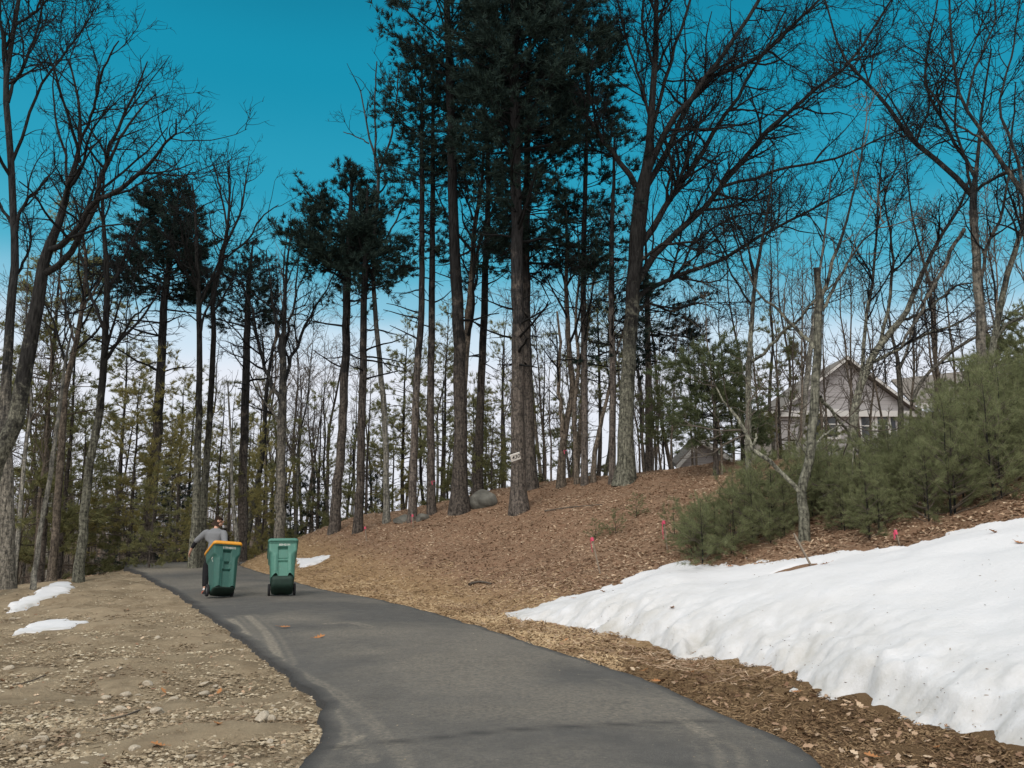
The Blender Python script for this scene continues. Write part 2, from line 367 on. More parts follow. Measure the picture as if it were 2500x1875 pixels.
set_attr(me, 'sr', SR); set_attr(me, 'sl', SL); set_attr(me, 'wood', np.clip((-13.2 - X) / 1.2, 0, 1) + np.clip((Y - 42) / 4, 0, 1) * (SL > 0))
tag(link('ground', me, M['ground']), kind='structure')

nv, nu = 900, 120
s = np.linspace(0, 1, nv) ** 1.0
arc = lambda Pl: np.concatenate([[0], np.cumsum(np.hypot(*np.diff(Pl, axis=0).T))])
def along(Pl, t):
    a = arc(Pl); return np.stack([np.interp(t * a[-1], a, Pl[:, c]) for c in (0, 1)], 1)
def cut(Pl, y1):
    k = np.nonzero((Pl[:, 1] > y1))[0]; return Pl[:k[0]] if len(k) else Pl
A, B = cut(EL, 60), cut(ER, 60)
# pair the two edges in three stretches so that the strips run square across the drive
def ysplit(Pl, y): return np.nonzero(Pl[:, 1] > y)[0][0]
PL, PR = [], []
for (ya, yb), m_ in zip([(-12, 8), (8, 28), (28, 59)], (200, 700, 240)):
    for Pl, out in ((A, PL), (B, PR)):
        i0, i1 = (0 if ya == -12 else ysplit(Pl, ya)), ysplit(Pl, yb)
        out.append(along(Pl[i0:i1 + 1], np.linspace(0, 1, m_, endpoint=False)))
PL, PR = np.concatenate(PL), np.concatenate(PR); nv = len(PL)
jl = fbm(PL[:, 0], PL[:, 1], .45, 9) * .11; jr = fbm(PR[:, 0], PR[:, 1], .5, 11) * .10
dirv = (PR - PL) / np.linalg.norm(PR - PL, axis=1, keepdims=True)
PL = PL + dirv * jl[:, None]; PR = PR + dirv * jr[:, None]
u = np.linspace(0, 1, nu)
XY = PL[:, None] * (1 - u)[None, :, None] + PR[:, None] * u[None, :, None]
zt = zr(XY[..., 1]) + .012 + .03 * (1 - (2 * u[None] - 1) ** 2) + fbm(XY[..., 0], XY[..., 1], 1.5, 13) * .012
V = np.concatenate([XY, zt[..., None]], -1)
lo_l = np.concatenate([PL - dirv * .05, (zr(PL[:, 1]) - .13)[:, None]], 1)[:, None]; lo_r = np.concatenate([PR + dirv * .05, (zr(PR[:, 1]) - .10)[:, None]], 1)[:, None]
V = np.concatenate([lo_l, V, lo_r], 1); w = nu + 2
i = (np.arange(nv - 1) * w)[:, None] + np.arange(w - 1)[None]
me = mesh_np('driveway', V, np.stack([i, i + 1, i + w + 1, i + w], -1))
# dust: two pairs of curved tyre tracks, sandy stains, the sand washed over the crest
VX, VY = V[..., 0].ravel(), V[..., 1].ravel()
def pxline(pts): return resample(np.array([road_pt(*q) for q in pts]), np.zeros(len(pts)), 60)[0]
dust = np.zeros(VX.shape)
for pts, wd, st in [([(565, 1515), (590, 1540), (625, 1580), (655, 1610)], .13, 1.0), ([(605, 1508), (645, 1545), (670, 1590), (685, 1625)], .13, 1.0),
                    ([(640, 1610), (720, 1660), (790, 1720), (850, 1800), (905, 1875)], .05, .8), ([(690, 1625), (790, 1680), (880, 1745), (960, 1830), (1000, 1890)], .05, .8),
                    ([(800, 1700), (900, 1740), (960, 1800), (1000, 1875)], .04, .6), ([(670, 1650), (740, 1720), (800, 1800), (820, 1875)], .16, .35),
                    ([(1290, 1740), (1310, 1770), (1360, 1830)], .04, .3), ([(800, 1530), (860, 1528), (905, 1540)], .12, .75), ([(880, 1545), (960, 1560), (1060, 1580)], .35, .35),
                    ([(1660, 1760), (1700, 1790), (1730, 1810)], .08, .9), ([(1760, 1830), (1780, 1850), (1790, 1900)], .16, .55), ([(830, 1830), (860, 1818), (880, 1805)], .06, 1.0),
                    ([(400, 1395), (470, 1383), (560, 1374)], 1.2, 1.0), ([(560, 1372), (610, 1366), (660, 1360)], .6, .8), ([(1480, 1670), (1530, 1690)], .12, .4)]:
    d = np.abs(sdist(VX, VY, np.repeat(pxline(pts), 3, 0)[::1])) ; dust = np.maximum(dust, st * np.exp(-(d / (wd * 1.3)) ** 2) * (1 if wd > .3 else .62 + .38 * np.cos(d / .021 + st * 5)))
g = fbm(VX, VY, 1.6, 21); dust = np.maximum(dust, np.clip(.24 + g * .7, 0, .5))
me_u = np.concatenate([[0], u, [1]])[None].repeat(nv, 0).ravel()
dust = np.where((me_u < .035) | (me_u > .97), dust * .25, dust)
seam = np.exp(-(np.abs(sdist(VX, VY, np.repeat(pxline([(700, 1838), (1000, 1822), (1250, 1800), (1500, 1785), (1760, 1765)]), 3, 0))) / .045) ** 2) * .6
seam = np.maximum(seam, np.clip(1 - me_u / .04, 0, 1) * .7); seam = np.maximum(seam, np.clip(1 - (1 - me_u) / .03, 0, 1) * .5)
set_attr(me, 'dust', dust); set_attr(me, 'seam', seam)
tag(link('driveway', me, M['asphalt']), kind='structure')

def inside(x, y, P):
    c = np.zeros(x.shape, bool)
    for (x0, y0), (x1, y1) in zip(P, np.roll(P, -1, 0)):
        k = ((y0 > y) != (y1 > y)) & (x < (x1 - x0) * (y - y0) / (y1 - y0 + 1e-12) + x0); c ^= k
    return c
def segdist(x, y, P, closed=True):
    b_ = np.full(x.shape, 1e9); Q2 = np.roll(P, -1, 0) if closed else P[1:]
    for (x0, y0), (x1, y1) in zip(P, Q2):
        dx, dy = x1 - x0, y1 - y0; t = np.clip(((x - x0) * dx + (y - y0) * dy) / (dx * dx + dy * dy + 1e-9), 0, 1)
        b_ = np.minimum(b_, np.hypot(x - x0 - t * dx, y - y0 - t * dy))
    return b_
def snow_patch(name, low, up, cell, thick, soft, label, hole=None, kind=None, rough=.10):
    lo = np.array([ground(*q)[:2] for q in low]); hi = np.array([ground(*q)[:2] for q in up]); P = np.concatenate([lo, hi[::-1]])
    x0, y0 = P.min(0) - .3; x1, y1 = P.max(0) + .3
    X, Y, Q = grid_mesh(np.arange(x0, x1, cell), np.arange(y0, y1, cell), None)
    sd_ = segdist(X, Y, P) * np.where(inside(X, Y, P), 1, -1)
    sd_ = sd_ + fbm(X, Y, .5, 31) * rough * 2.6 + vn(X, Y, 1.1, 32) * rough * 1.6 + fbm(X, Y, .2, 47) * rough * 1.5
    if hole is not None:
        c, dr, a_, b_ = hole; qx, qy = X - c[0], Y - c[1]; e = np.hypot((qx * dr[0] + qy * dr[1]) / a_, (-qx * dr[1] + qy * dr[0]) / b_)
        sd_ = np.minimum(sd_, (e - 1) * min(a_, b_) + fbm(X, Y, .2, 35) * .04)
    dl = segdist(X, Y, lo, False); du = segdist(X, Y, hi, False)
    t = thick * (1 - np.exp(-np.maximum(sd_, 0) / soft)) * (1 + .25 * vn(X, Y, 1.8, 37)) + np.clip(sd_ / .3, 0, 1) * (np.exp(-dl / 1.4) * fbm(X, Y, .75, 33) * thick * .26 + fbm(X, Y, 1.6, 39) * thick * .18)
    Zs, srr, _ = land(X, Y)
    t = t * (np.clip(du / 1.3, .12, 1) if thick > .2 else 1)
    t = t * (1 + np.exp(-dl / .5) * (fbm(X, Y, .28, 45) * .22 + fbm(X, Y, .13, 46) * .40))
    t = np.where(sd_ > 0, np.maximum(t, .01) + .02, sd_ * .8 + .02) 
    Zs = Zs + t
    keep = (sd_ > -.22).ravel()[Q].any(1); Q = Q[keep]
    us, inv = np.unique(Q.ravel(), return_inverse=True)
    me = mesh_np(name, np.stack([X, Y, Zs], -1).reshape(-1, 3)[us], inv.reshape(-1, 4))
    set_attr(me, 'edge', np.maximum(np.exp(-dl / (.75 if thick > .2 else .1)), .0).ravel()[us] * 1.0)
    o = link(name, me, M['snow']); return tag(o, label, 'snow', None, kind)
st_a, st_b = ground(1895, 1404), ground(1990, 1380); hd = (st_b - st_a)[:2]; hl = np.linalg.norm(hd)
snow_low = [(1249, 1505), (1340, 1523), (1403, 1535), (1521, 1547), (1566, 1571), (1668, 1606), (1690, 1590), (1753, 1617), (1860, 1628), (1945, 1640), (1962, 1673), (2030, 1707), (2086, 1699), (2120, 1737), (2188, 1746), (2245, 1769), (2324, 1786), (2403, 1809), (2459, 1834), (2500, 1843), (2640, 1890), (2900, 1960), (3300, 2060)]
snow_up = [(1250, 1500), (1346, 1472), (1448, 1442), (1499, 1434), (1561, 1404), (1634, 1384), (1675, 1376), (1690, 1386), (1753, 1388), (1804, 1374), (1818, 1384), (1872, 1384), (1956, 1370), (2052, 1356), (2154, 1342), (2295, 1318), (2500, 1272), (2640, 1240), (2900, 1200), (3300, 1150)]
snow = snow_patch('snow_bank', snow_low, snow_up, .038, .25, .30, 'large bank of old white snow on the slope right of the drive', hole=(((st_a + st_b) / 2)[:2], hd / hl, hl / 2 + .1, .16))
snow_patch('snow_patch', [(37, 1492), (90, 1474), (140, 1457), (172, 1436)], [(38, 1488), (58, 1462), (110, 1440), (125, 1428), (168, 1422)], .03, .03, .12, 'thin snow patch on the dirt bank, farther of the two at left', rough=.06)
snow_patch('snow_patch', [(34, 1551), (80, 1547), (120, 1541), (190, 1535), (210, 1522)], [(36, 1547), (62, 1529), (120, 1517), (148, 1509), (156, 1519), (205, 1520)], .03, .03, .12, 'small snow patch on the dirt bank, nearer of the two at left', rough=.06)
snow_patch('snow_patch', [(722, 1392), (745, 1386), (775, 1377), (805, 1364), (826, 1352)], [(724, 1364), (760, 1364), (790, 1357), (826, 1349)], .03, .06, .12, 'ragged snow strip on the brown hillside behind the green bin', rough=.08)
_zsn = None
def snow_z(x, y):
    """height of the snow surface (nearest vertex)"""
    global _zsn
    if _zsn is None:
        v = np.empty(len(snow.data.vertices) * 3, np.float32); snow.data.vertices.foreach_get('co', v); _zsn = v.reshape(-1, 3)
    k = np.argmin((_zsn[:, 0] - x) ** 2 + (_zsn[:, 1] - y) ** 2); return float(_zsn[k, 2])

# ------------------------------------------------------------------ trees: growth
def unit(v): return v / (np.linalg.norm(v, axis=-1, keepdims=True) + 1e-9)
def spawn(P, Rr, rng, dens, tmin, ang, ln, n, wob, trop, rr, rmin, tip=.35, flat=None, lmax=None, shape=.45):
    """branches leaving the polylines P; returns their points and radii"""
    if len(P) == 0: return np.zeros((0, n, 3)), np.zeros((0, n))
    m = P.shape[1]; Ls = np.linalg.norm(np.diff(P, axis=1), axis=2).sum(1)
    cnt = rng.poisson(Ls * dens * (1 - tmin)); par = np.repeat(np.arange(len(P)), cnt)
    if len(par) == 0: return np.zeros((0, n, 3)), np.zeros((0, n))
    t = tmin + (1 - tmin) * rng.rand(len(par)) ; f = t * (m - 1); i = np.minimum(f.astype(int), m - 2); fr = (f - i)[:, None]
    p = P[par, i] * (1 - fr) + P[par, i + 1] * fr; T = unit(P[par, i + 1] - P[par, i]); r = Rr[par, i] * (1 - fr[:, 0]) + Rr[par, i + 1] * fr[:, 0]
    q = rng.randn(len(par), 3)
    if flat is not None: q[:, 2] *= flat
    q = unit(q - (q * T).sum(1, keepdims=True) * T); a = np.radians(ang[0] + (ang[1] - ang[0]) * rng.rand(len(par)))[:, None]
    d = np.cos(a) * T + np.sin(a) * q
    l = (ln[0] + (ln[1] - ln[0]) * rng.rand(len(par))) * (1 - shape * t)
    l = np.minimum(l, Ls[par] * .8)
    r0 = np.maximum(np.minimum(r * rr, l * .025 + .002), rmin)
    pts = [p]; 
    for _ in range(n - 1):
        d = unit(d + rng.randn(len(par), 3) * wob + np.array(trop)); p = p + d * (l / (n - 1))[:, None]; pts.append(p)
    return np.stack(pts, 1), r0[:, None] * (1 - (1 - tip) * np.linspace(0, 1, n))[None] 
def tufts(g, C, D, rng, m, ln, w, spread, droop=0.):
    N = len(C)
    if N == 0: return
    d = unit(D[:, None] + rng.randn(N, m, 3) * spread + np.array([0, 0, -droop])); l = ln * (.6 + .6 * rng.rand(N, m, 1))
    b0 = C[:, None] + rng.randn(N, m, 3) * ln * .12; sd_ = unit(np.cross(d, rng.randn(N, m, 3))) * w / 2
    V = np.stack([b0 - sd_, b0 + sd_, b0 + d * l], 2).reshape(-1, 3)
    g.add(V, None, np.arange(len(V)).reshape(-1, 3))
def sample_on(P, step, tmin, rng):
    """points and directions at about every step along polylines"""
    m = P.shape[1]; Ls = np.linalg.norm(np.diff(P, axis=1), axis=2).sum(1); c = np.maximum(1, (Ls * (1 - tmin) / step).astype(int)); par = np.repeat(np.arange(len(P)), c)
    t = tmin + (1 - tmin) * rng.rand(len(par)); f = t * (m - 1); i = np.minimum(f.astype(int), m - 2); fr = (f - i)[:, None]
    return P[par, i] * (1 - fr) + P[par, i + 1] * fr, unit(P[par, i + 1] - P[par, i])
def stack(polys, n=9):
    a = [resample(p[:, :3], p[:, 3], n) for p in polys]
    return np.stack([q[0] for q in a]), np.stack([q[1] for q in a])

def bare_crown(Pm, Rm, rng, dens=1.0, size=1.0, tmin=.25, up=.06, fine=1.0, rmin=.0055):
    """side branches, branchlets and twigs on main limbs Pm"""
    L1 = spawn(Pm, Rm, rng, 1.7 * dens, tmin, (28, 62), (1.0 * size, 3.4 * size), 7, .16, (0, 0, up), .6, .012)
    L2 = spawn(*L1, rng, 3.0 * dens, .15, (28, 65), (.5 * size, 1.7 * size), 6, .20, (0, 0, up), .6, .008)
    L2b = spawn(Pm, Rm, rng, 1.6 * dens, tmin, (35, 70), (.4 * size, 1.4 * size), 6, .2, (0, 0, up), .4, .008)
    L2 = (np.concatenate([L2[0], L2b[0]]), np.concatenate([L2[1], L2b[1]]))
    L3 = spawn(*L2, rng, 6.0 * fine, .12, (25, 65), (.25 * size, .95 * size), 5, .22, (0, 0, up), .6, rmin * 1.15)
    L4 = spawn(*L3, rng, 5.5 * fine, .1, (25, 60), (.12 * size, .45 * size), 3, .2, (0, 0, up), .7, rmin)
    return L1, L2, L3, L4
def add_crown(g, Ls):
    for (P, Rr), k in zip(Ls, (5, 4, 3, 3)):
        if len(P): tubes(g, P, Rr, k)
def flare(P, Rr, f=1.3, hgt=.35):
    h = np.linalg.norm(P - P[0], axis=1); return Rr * (1 + (f - 1) * np.exp(-h / hgt))

def dist(px, row, d):
    if not 800 < px < 1515: return d
    r = ray(px, row); q = np.arange(18, 32, .1); gap = CZ + r[2] / r[1] * q - land(r[0] / r[1] * q, q)[0]
    hit = np.nonzero(gap <= 0)[0]; return float(q[hit[0]] if len(hit) else q[np.argmin(gap)])
def hero(name, label, cat, d, trunk, limbs=(), bark_='bark_grey', seed=1, dens=1., size=1., tmin=.3, auto=0, fine=1., depth=.5, group=None, twig='twig', up=.06, ttm=.45, rmin=.0058, ttip=True):
    """a tree measured from the photograph: trunk and main limbs as polylines (px, py, width px) at distance d"""
    rng = np.random.RandomState(seed); d = dist(trunk[0][0], trunk[0][1], d)
    W3 = lambda pts, dd: np.array([list(at(x, y, d + dd * k / max(1, len(pts) - 1))) + [w / 2 / F * d] for k, (x, y, w) in enumerate(pts)])
    T = W3(trunk, 0)
    zb = H(T[0, 0], T[0, 1])
    if T[0, 2] > zb + .1: T = np.concatenate([[[T[0, 0] + (T[0, 0] - T[1, 0]) * .15, T[0, 1], zb, T[0, 3] * 1.05]], T])
    T[0, 2] = zb - .12
    root = np.array([T[0, 0], T[0, 1], zb]); 
    e = empty(name, root, label, cat, group)
    T[:, :3] -= root
    P, Rr = resample(T[:, :3], T[:, 3], 26); P[1:-1, :2] += rng.randn(24, 2) * Rr[1:-1, None] * .10
    g = Geo(); tubes(g, P, flare(P, Rr), 12); g.build('trunk', M[bark_], e)
    polys = []
    for q, lb in enumerate(limbs):
        dd = rng.uniform(-1, 1) * depth * (len(lb))
        l3 = W3(lb, dd); l3[:, :3] -= root; polys.append(l3)
    crown = Geo(); mains = [(P[None], Rr[None])]
    PL_, RL_ = (stack(polys, 14) if polys else (np.zeros((0, 14, 3)), np.zeros((0, 14))))
    if len(PL_):
        PL_[:, 1:-1] += rng.randn(len(PL_), 12, 3) * np.minimum(RL_[:, 1:-1, None] * .5, .03)
        gl = Geo(); tubes(gl, PL_, np.maximum(RL_, .008), 8); gl.build('limbs', M[bark_], e)
    au = spawn(P[None], Rr[None], rng, auto, ttm, (25, 50), (2.5 * size, 5 * size), 14, .09, (0, 0, up * 1.5), .55, .02) if auto else (np.zeros((0, 14, 3)), np.zeros((0, 14)))
    Pm = np.concatenate([PL_, au[0]]); Rm = np.concatenate([RL_, au[1]])
    if len(au[0]): tubes(crown, au[0], au[1], 6)
    tt = resample(P[-9:], Rr[-9:], 14)
    L = bare_crown(Pm, Rm, rng, dens, size, tmin, up, fine, rmin)
    add_crown(crown, L)
    if ttip:
        L2 = bare_crown(tt[0][None], tt[1][None], rng, dens, size, .0, up, fine, rmin); add_crown(crown, L2)
    crown.build('crown', M[twig], e)
    return e

def pine_crown(gb, gn, P, Rr, z0, z1, rng, lenf, per=5, dz=.62, m=14, ln=.19, w=.024, up=.05, dens=3.2, step=.13, side=None, el=(8, 30), tuftmin=.35, sp=.5, b3=4.6):
    """whorls of branches between heights z0 and z1 on trunk polyline P; lenf(t, azimuth) gives branch length (metres)"""
    z = z0; dirs, st, ll, r0 = [], [], [], []
    while z < z1:
        t = (z - z0) / (z1 - z0); i = np.argmin(np.abs(P[:, 2] - z)); tier = rng.uniform(.78, 1.25)
        for k in range(per):
            az = rng.uniform(0, 2 * math.pi); L = lenf(t, az) * rng.uniform(.6, 1.15) * tier
            if L < .15: continue
            e = math.radians(rng.uniform(*el) + 28 * t ** 2); zz = z + rng.uniform(-.3, .3) * dz
            c = np.array([np.interp(zz, P[:, 2], P[:, 0]), np.interp(zz, P[:, 2], P[:, 1]), zz])
            st.append(c); dirs.append((math.cos(az) * math.cos(e), math.sin(az) * math.cos(e), math.sin(e))); ll.append(L); r0.append(min(.008 + L * .008, Rr[i] * .6))
        z += dz * rng.uniform(.8, 1.2)
    if not st: return
    p, d, ll = np.array(st), np.array(dirs), np.array(ll); pts = [p]
    for q in range(6):
        d = unit(d + rng.randn(len(d), 3) * .10 + np.array([0, 0, up if q > 2 else -.02])); p = p + d * (ll / 6)[:, None]; pts.append(p)
    B1 = np.stack(pts, 1); R1 = np.array(r0)[:, None] * np.linspace(1, .3, 7)[None]
    tubes(gb, B1, R1, 5)
    B2, R2 = spawn(B1, R1, rng, dens, .28, (30, 60), (.35, 1.15), 5, .14, (0, 0, .03), .55, .006, flat=.35, shape=.5)
    tubes(gb, B2, R2, 3)
    B3, R3 = spawn(B2, R2, rng, b3, .2, (25, 55), (.18, .55), 4, .14, (0, 0, .05), .6, .004, flat=.5, shape=.3)
    C3, D3 = sample_on(B3, step, .25, rng) if len(B3) else (np.zeros((0, 3)), np.zeros((0, 3)))
    C, D = sample_on(B2, step, tuftmin, rng); C1, D1 = sample_on(B1, step * .8, .62, rng)
    C, D = np.concatenate([C, C3]), np.concatenate([D, D3]); D = unit(D + np.array([0, 0, .25])); D1 = unit(D1 + np.array([0, 0, .25]))
    tufts(gn, np.concatenate([C, C1]), np.concatenate([D, D1]), rng, m, ln, w, sp)
def dead_branches(gb, P, Rr, z0, z1, rng, dens=1.6, ln=(.5, 2.0), fine=3.0):
    k = (P[:, 2] >= z0) & (P[:, 2] <= z1)
    if k.sum() < 3: return
    Pp, Rp = resample(P[k], Rr[k], 12)
    L1 = spawn(Pp[None], Rp[None], rng, dens, 0, (65, 100), ln, 6, .12, (0, 0, .0), .3, .010, shape=.1)
    L2 = spawn(*L1, rng, fine, .25, (30, 65), (.3, .9), 4, .18, (0, 0, 0), .6, .006); L3 = spawn(*L2, rng, fine, .2, (30, 60), (.15, .4), 3, .2, (0, 0, 0), .7, .0045)
    for q, kk in zip((L1, L2, L3), (4, 3, 3)): tubes(gb, *q, kk)
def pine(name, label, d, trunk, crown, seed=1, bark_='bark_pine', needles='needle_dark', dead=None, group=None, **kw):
    """a tall pine measured from the photograph; crown = list of (row bottom, row top, reach left px, reach right px, options)"""
    rng = np.random.RandomState(seed); d = dist(trunk[0][0], trunk[0][1], d)
    T = np.array([list(at(x, y, d)) + [w / 2 / F * d] for x, y, w in trunk])
    zb = H(T[0, 0], T[0, 1])
    if T[0, 2] > zb + .1: T = np.concatenate([[[T[0, 0], T[0, 1], zb, T[0, 3] * 1.05]], T])
    T[0, 2] = zb - .12
    root = np.array([T[0, 0], T[0, 1], zb]); e = empty(name, root, label, 'tree', group); T[:, :3] -= root
    P, Rr = resample(T[:, :3], T[:, 3], 30); P[1:-1, :2] += rng.randn(28, 2) * Rr[1:-1, None] * .08
    g = Geo(); tubes(g, P, flare(P, Rr, 1.25), 12); g.build('trunk', M[bark_], e)
    gb, gn = Geo(), Geo(); rowz = lambda row: at(1250, row, d)[2] - root[2]
    for (r0, r1, rl, rr_, o) in crown:
        z0, z1 = rowz(r0), rowz(r1); s = d / F; o = dict(kw, **o); shp = o.pop('shape', 'round')
        def lenf(t, az, rl=rl, rr_=rr_, s=s, shp=shp):
            c = math.cos(az); side = (rr_ if c > 0 else rl) * s; mid = (rl + rr_) / 2 * s
            L = abs(c) * side + (1 - abs(c)) * min(mid, 2.6)
            if shp == 'cone': return L * (1 - .92 * t)
            if shp == 'round': return L * math.sqrt(max(.03, 1 - (1.9 * t - .75) ** 2 * .75)) 
            return L * (.85 + .15 * math.sin(t * 9))
        pine_crown(gb, gn, P, Rr, z0, z1, rng, lenf, **o)
    if dead: dead_branches(gb, P, Rr, rowz(dead[0]), rowz(dead[1]), rng, *(dead[2:]))
    if gb.n: gb.build('branches', M['twig'], e)
    if gn.n: gn.build('foliage', M[needles], e, smooth=False)
    return e
def copy_tree(o, loc, rz, sc, label=None, group=None):
    r = o.copy(); COL.objects.link(r); r.location = loc; r.rotation_euler = (0, 0, rz); r.scale = (sc, sc, sc)
    if label: r['label'] = label
    if group: r['group'] = group
    for ch in [c for c in SC.objects if c.parent == o] if False else KIDS[o.name]:
        c = ch.copy(); COL.objects.link(c); c.parent = r
    return r
KIDS = {}

# ------------------------------------------------------------------ the trees one can tell apart
BT = 'tree'
# the big maple on the crest, right of the pines
hero('maple_tree', 'big bare many-limbed tree on the crest, thickest lichened trunk right of the pines', BT, 23.5,
     [(1524, 1200, 50), (1527, 1080, 40), (1530, 990, 36), (1538, 827, 34), (1547, 700, 36), (1556, 560, 40), (1566, 470, 40), (1582, 390, 24), (1592, 253, 18), (1601, 100, 14), (1603, -60, 11), (1598, -220, 6)],
     [[(1552, 455, 17), (1538, 432, 15), (1500, 375, 12), (1458, 321, 11), (1405, 250, 8), (1353, 181, 6), (1300, 100, 4)],
      [(1572, 440, 20), (1610, 345, 16), (1660, 268, 14), (1739, 169, 12), (1800, 80, 10), (1853, 0, 9), (1905, -110, 6), (1950, -220, 4)],
      [(1570, 470, 18), (1625, 370, 15), (1718, 202, 12), (1853, 143, 11), (1935, 60, 9), (2000, 0, 7), (2090, -110, 4)],
      [(1575, 400, 12), (1610, 250, 10), (1640, 150, 9), (1668, 60, 8), (1700, -60, 6), (1730, -200, 4)],
      [(1562, 600, 20), (1600, 545, 16), (1655, 460, 14), (1730, 345, 12), (1800, 232, 9), (1870, 120, 6), (1920, 20, 4)],
      [(1555, 690, 22), (1600, 625, 18), (1690, 530, 15), (1765, 451, 14), (1870, 329, 12), (1963, 240, 10), (2068, 156, 8), (2161, 25, 6), (2210, -60, 4)],
      [(1765, 455, 9), (1850, 430, 8), (1954, 405, 7), (2050, 384, 6), (2160, 330, 4), (2250, 300, 2)],
      [(1545, 740, 15), (1600, 695, 12), (1748, 637, 10), (1870, 570, 8), (2005, 498, 6), (2080, 455, 3)],
      [(1550, 650, 10), (1610, 600, 8), (1700, 585, 6), (1790, 530, 5), (1880, 520, 3)],
      [(1590, 300, 8), (1560, 180, 7), (1520, 60, 6), (1500, -80, 4)],
      [(1545, 770, 9), (1590, 740, 8), (1640, 760, 6), (1700, 740, 4), (1760, 760, 3)]],
     'bark_lichen', 11, 1.45, 1.0, .12, 0, 1.05, .55)
# foreground tree between the saplings, snapped top
hero('broken_tree', 'crooked lichen-spotted tree with a snapped top, standing behind the tilted wooden stake', BT, 14.0,
     [(1963, 1330, 25), (1962, 1262, 24), (1958, 1202, 23), (1978, 1101, 22), (1984, 1030, 22), (1991, 953, 21), (1996, 860, 20), (1998, 784, 21), (2000, 720, 18), (1993, 654, 15)],
     [[(1956, 1206, 12), (1920, 1166, 11), (1895, 1143, 11), (1836, 1088, 10), (1807, 1029, 9), (1790, 1003, 7), (1773, 987, 5), (1740, 930, 3)],
      [(1838, 1088, 7), (1845, 1075, 6), (1850, 1052, 4)],
      [(2003, 968, 9), (2020, 992, 9), (2043, 1021, 8), (2067, 1050, 7), (2085, 1092, 6), (2100, 1110, 4), (2119, 1135, 2)],
      [(2085, 1092, 4), (2082, 1140, 3), (2081, 1180, 3), (2090, 1210, 2), (2117, 1238, 2)],
      [(1988, 850, 11), (1960, 815, 10), (1933, 793, 9), (1900, 755, 7), (1849, 713, 5), (1820, 650, 3)],
      [(2001, 730, 11), (2020, 690, 10), (2050, 600, 8), (2072, 520, 6), (2100, 400, 5), (2110, 320, 3)],
      [(1998, 790, 9), (2025, 720, 8), (2060, 660, 7), (2100, 600, 5), (2160, 540, 3)],
      [(1990, 1085, 5), (2015, 1060, 5), (2060, 1030, 4), (2100, 1000, 3)],
      [(1975, 1120, 4), (1955, 1090, 4), (1940, 1060, 3), (1945, 1020, 2)],
      [(2082, 1165, 2), (2060, 1180, 2), (2030, 1200, 2), (2000, 1215, 1)]],
     'bark_lichen', 12, .8, .55, .2, 0, .9, .25, twig='twig_near', ttip=False)
hero('birch_tree', 'slim pale birch standing right behind the snapped tree, before the grey house', BT, 24.0,
     [(1945, 1180, 14), (1950, 1090, 14), (1965, 970, 14), (1975, 880, 13), (1985, 800, 10), (1998, 690, 7), (2015, 560, 5), (2030, 430, 3)], [], 'bark_pale', 13, .9, .7, .3, 1.2, 1., .3)
hero('bare_tree', 'slender leaning bare tree forking left of the house gable, above the small fluffy pine', BT, 20.0,
     [(1826, 1150, 15), (1828, 1046, 14), (1827, 950, 14), (1829, 880, 14), (1836, 780, 11), (1842, 700, 10), (1858, 600, 8), (1872, 527, 6), (1884, 435, 5), (1890, 380, 3)],
     [[(1832, 885, 9), (1862, 868, 8), (1895, 827, 8), (1920, 800, 7), (1950, 780, 6), (1990, 730, 5), (2040, 690, 4)], [(1840, 690, 6), (1815, 640, 5), (1790, 560, 4), (1760, 470, 3)], [(1842, 680, 6), (1825, 600, 5), (1775, 500, 4), (1745, 380, 2)]],
     'bark_lichen', 14, 1.3, .7, .3, .5, 1., .3)
hero('bare_tree', 'dark double-stemmed tree leaning right in front of the grey house gable', BT, 21.0,
     [(2075, 1120, 22), (2085, 1020, 20), (2100, 945, 19), (2132, 869, 18), (2170, 815, 16), (2212, 763, 14), (2242, 690, 12), (2290, 590, 9), (2345, 500, 7), (2365, 440, 5)],
     [[(2098, 950, 12), (2102, 869, 10), (2114, 790, 9), (2127, 700, 8), (2140, 560, 6), (2148, 440, 5), (2165, 300, 3)], [(2135, 865, 11), (2165, 780, 9), (2177, 690, 8), (2178, 600, 6), (2160, 480, 4), (2200, 390, 3)],
      [(2120, 890, 9), (2180, 860, 8), (2260, 815, 7), (2340, 790, 5), (2420, 730, 3)], [(2200, 780, 8), (2260, 760, 7), (2330, 700, 5), (2400, 690, 3)]],
     'bark_lichen', 15, 1.5, .75, .2, .3, 1., .4)
hero('bare_tree', 'small forked bare tree before the right-hand roof of the house', BT, 23.0,
     [(2200, 1090, 15), (2199, 975, 13), (2194, 910, 12), (2190, 870, 9), (2178, 820, 7), (2168, 760, 5)],
     [[(2194, 905, 8), (2215, 850, 7), (2232, 790, 6), (2262, 720, 5), (2300, 640, 3)], [(2230, 980, 10), (2240, 940, 9), (2300, 880, 8), (2385, 820, 7), (2450, 780, 5), (2510, 740, 4)]],
     'bark_grey', 16, 1.1, .6, .2, .3, 1., .3)
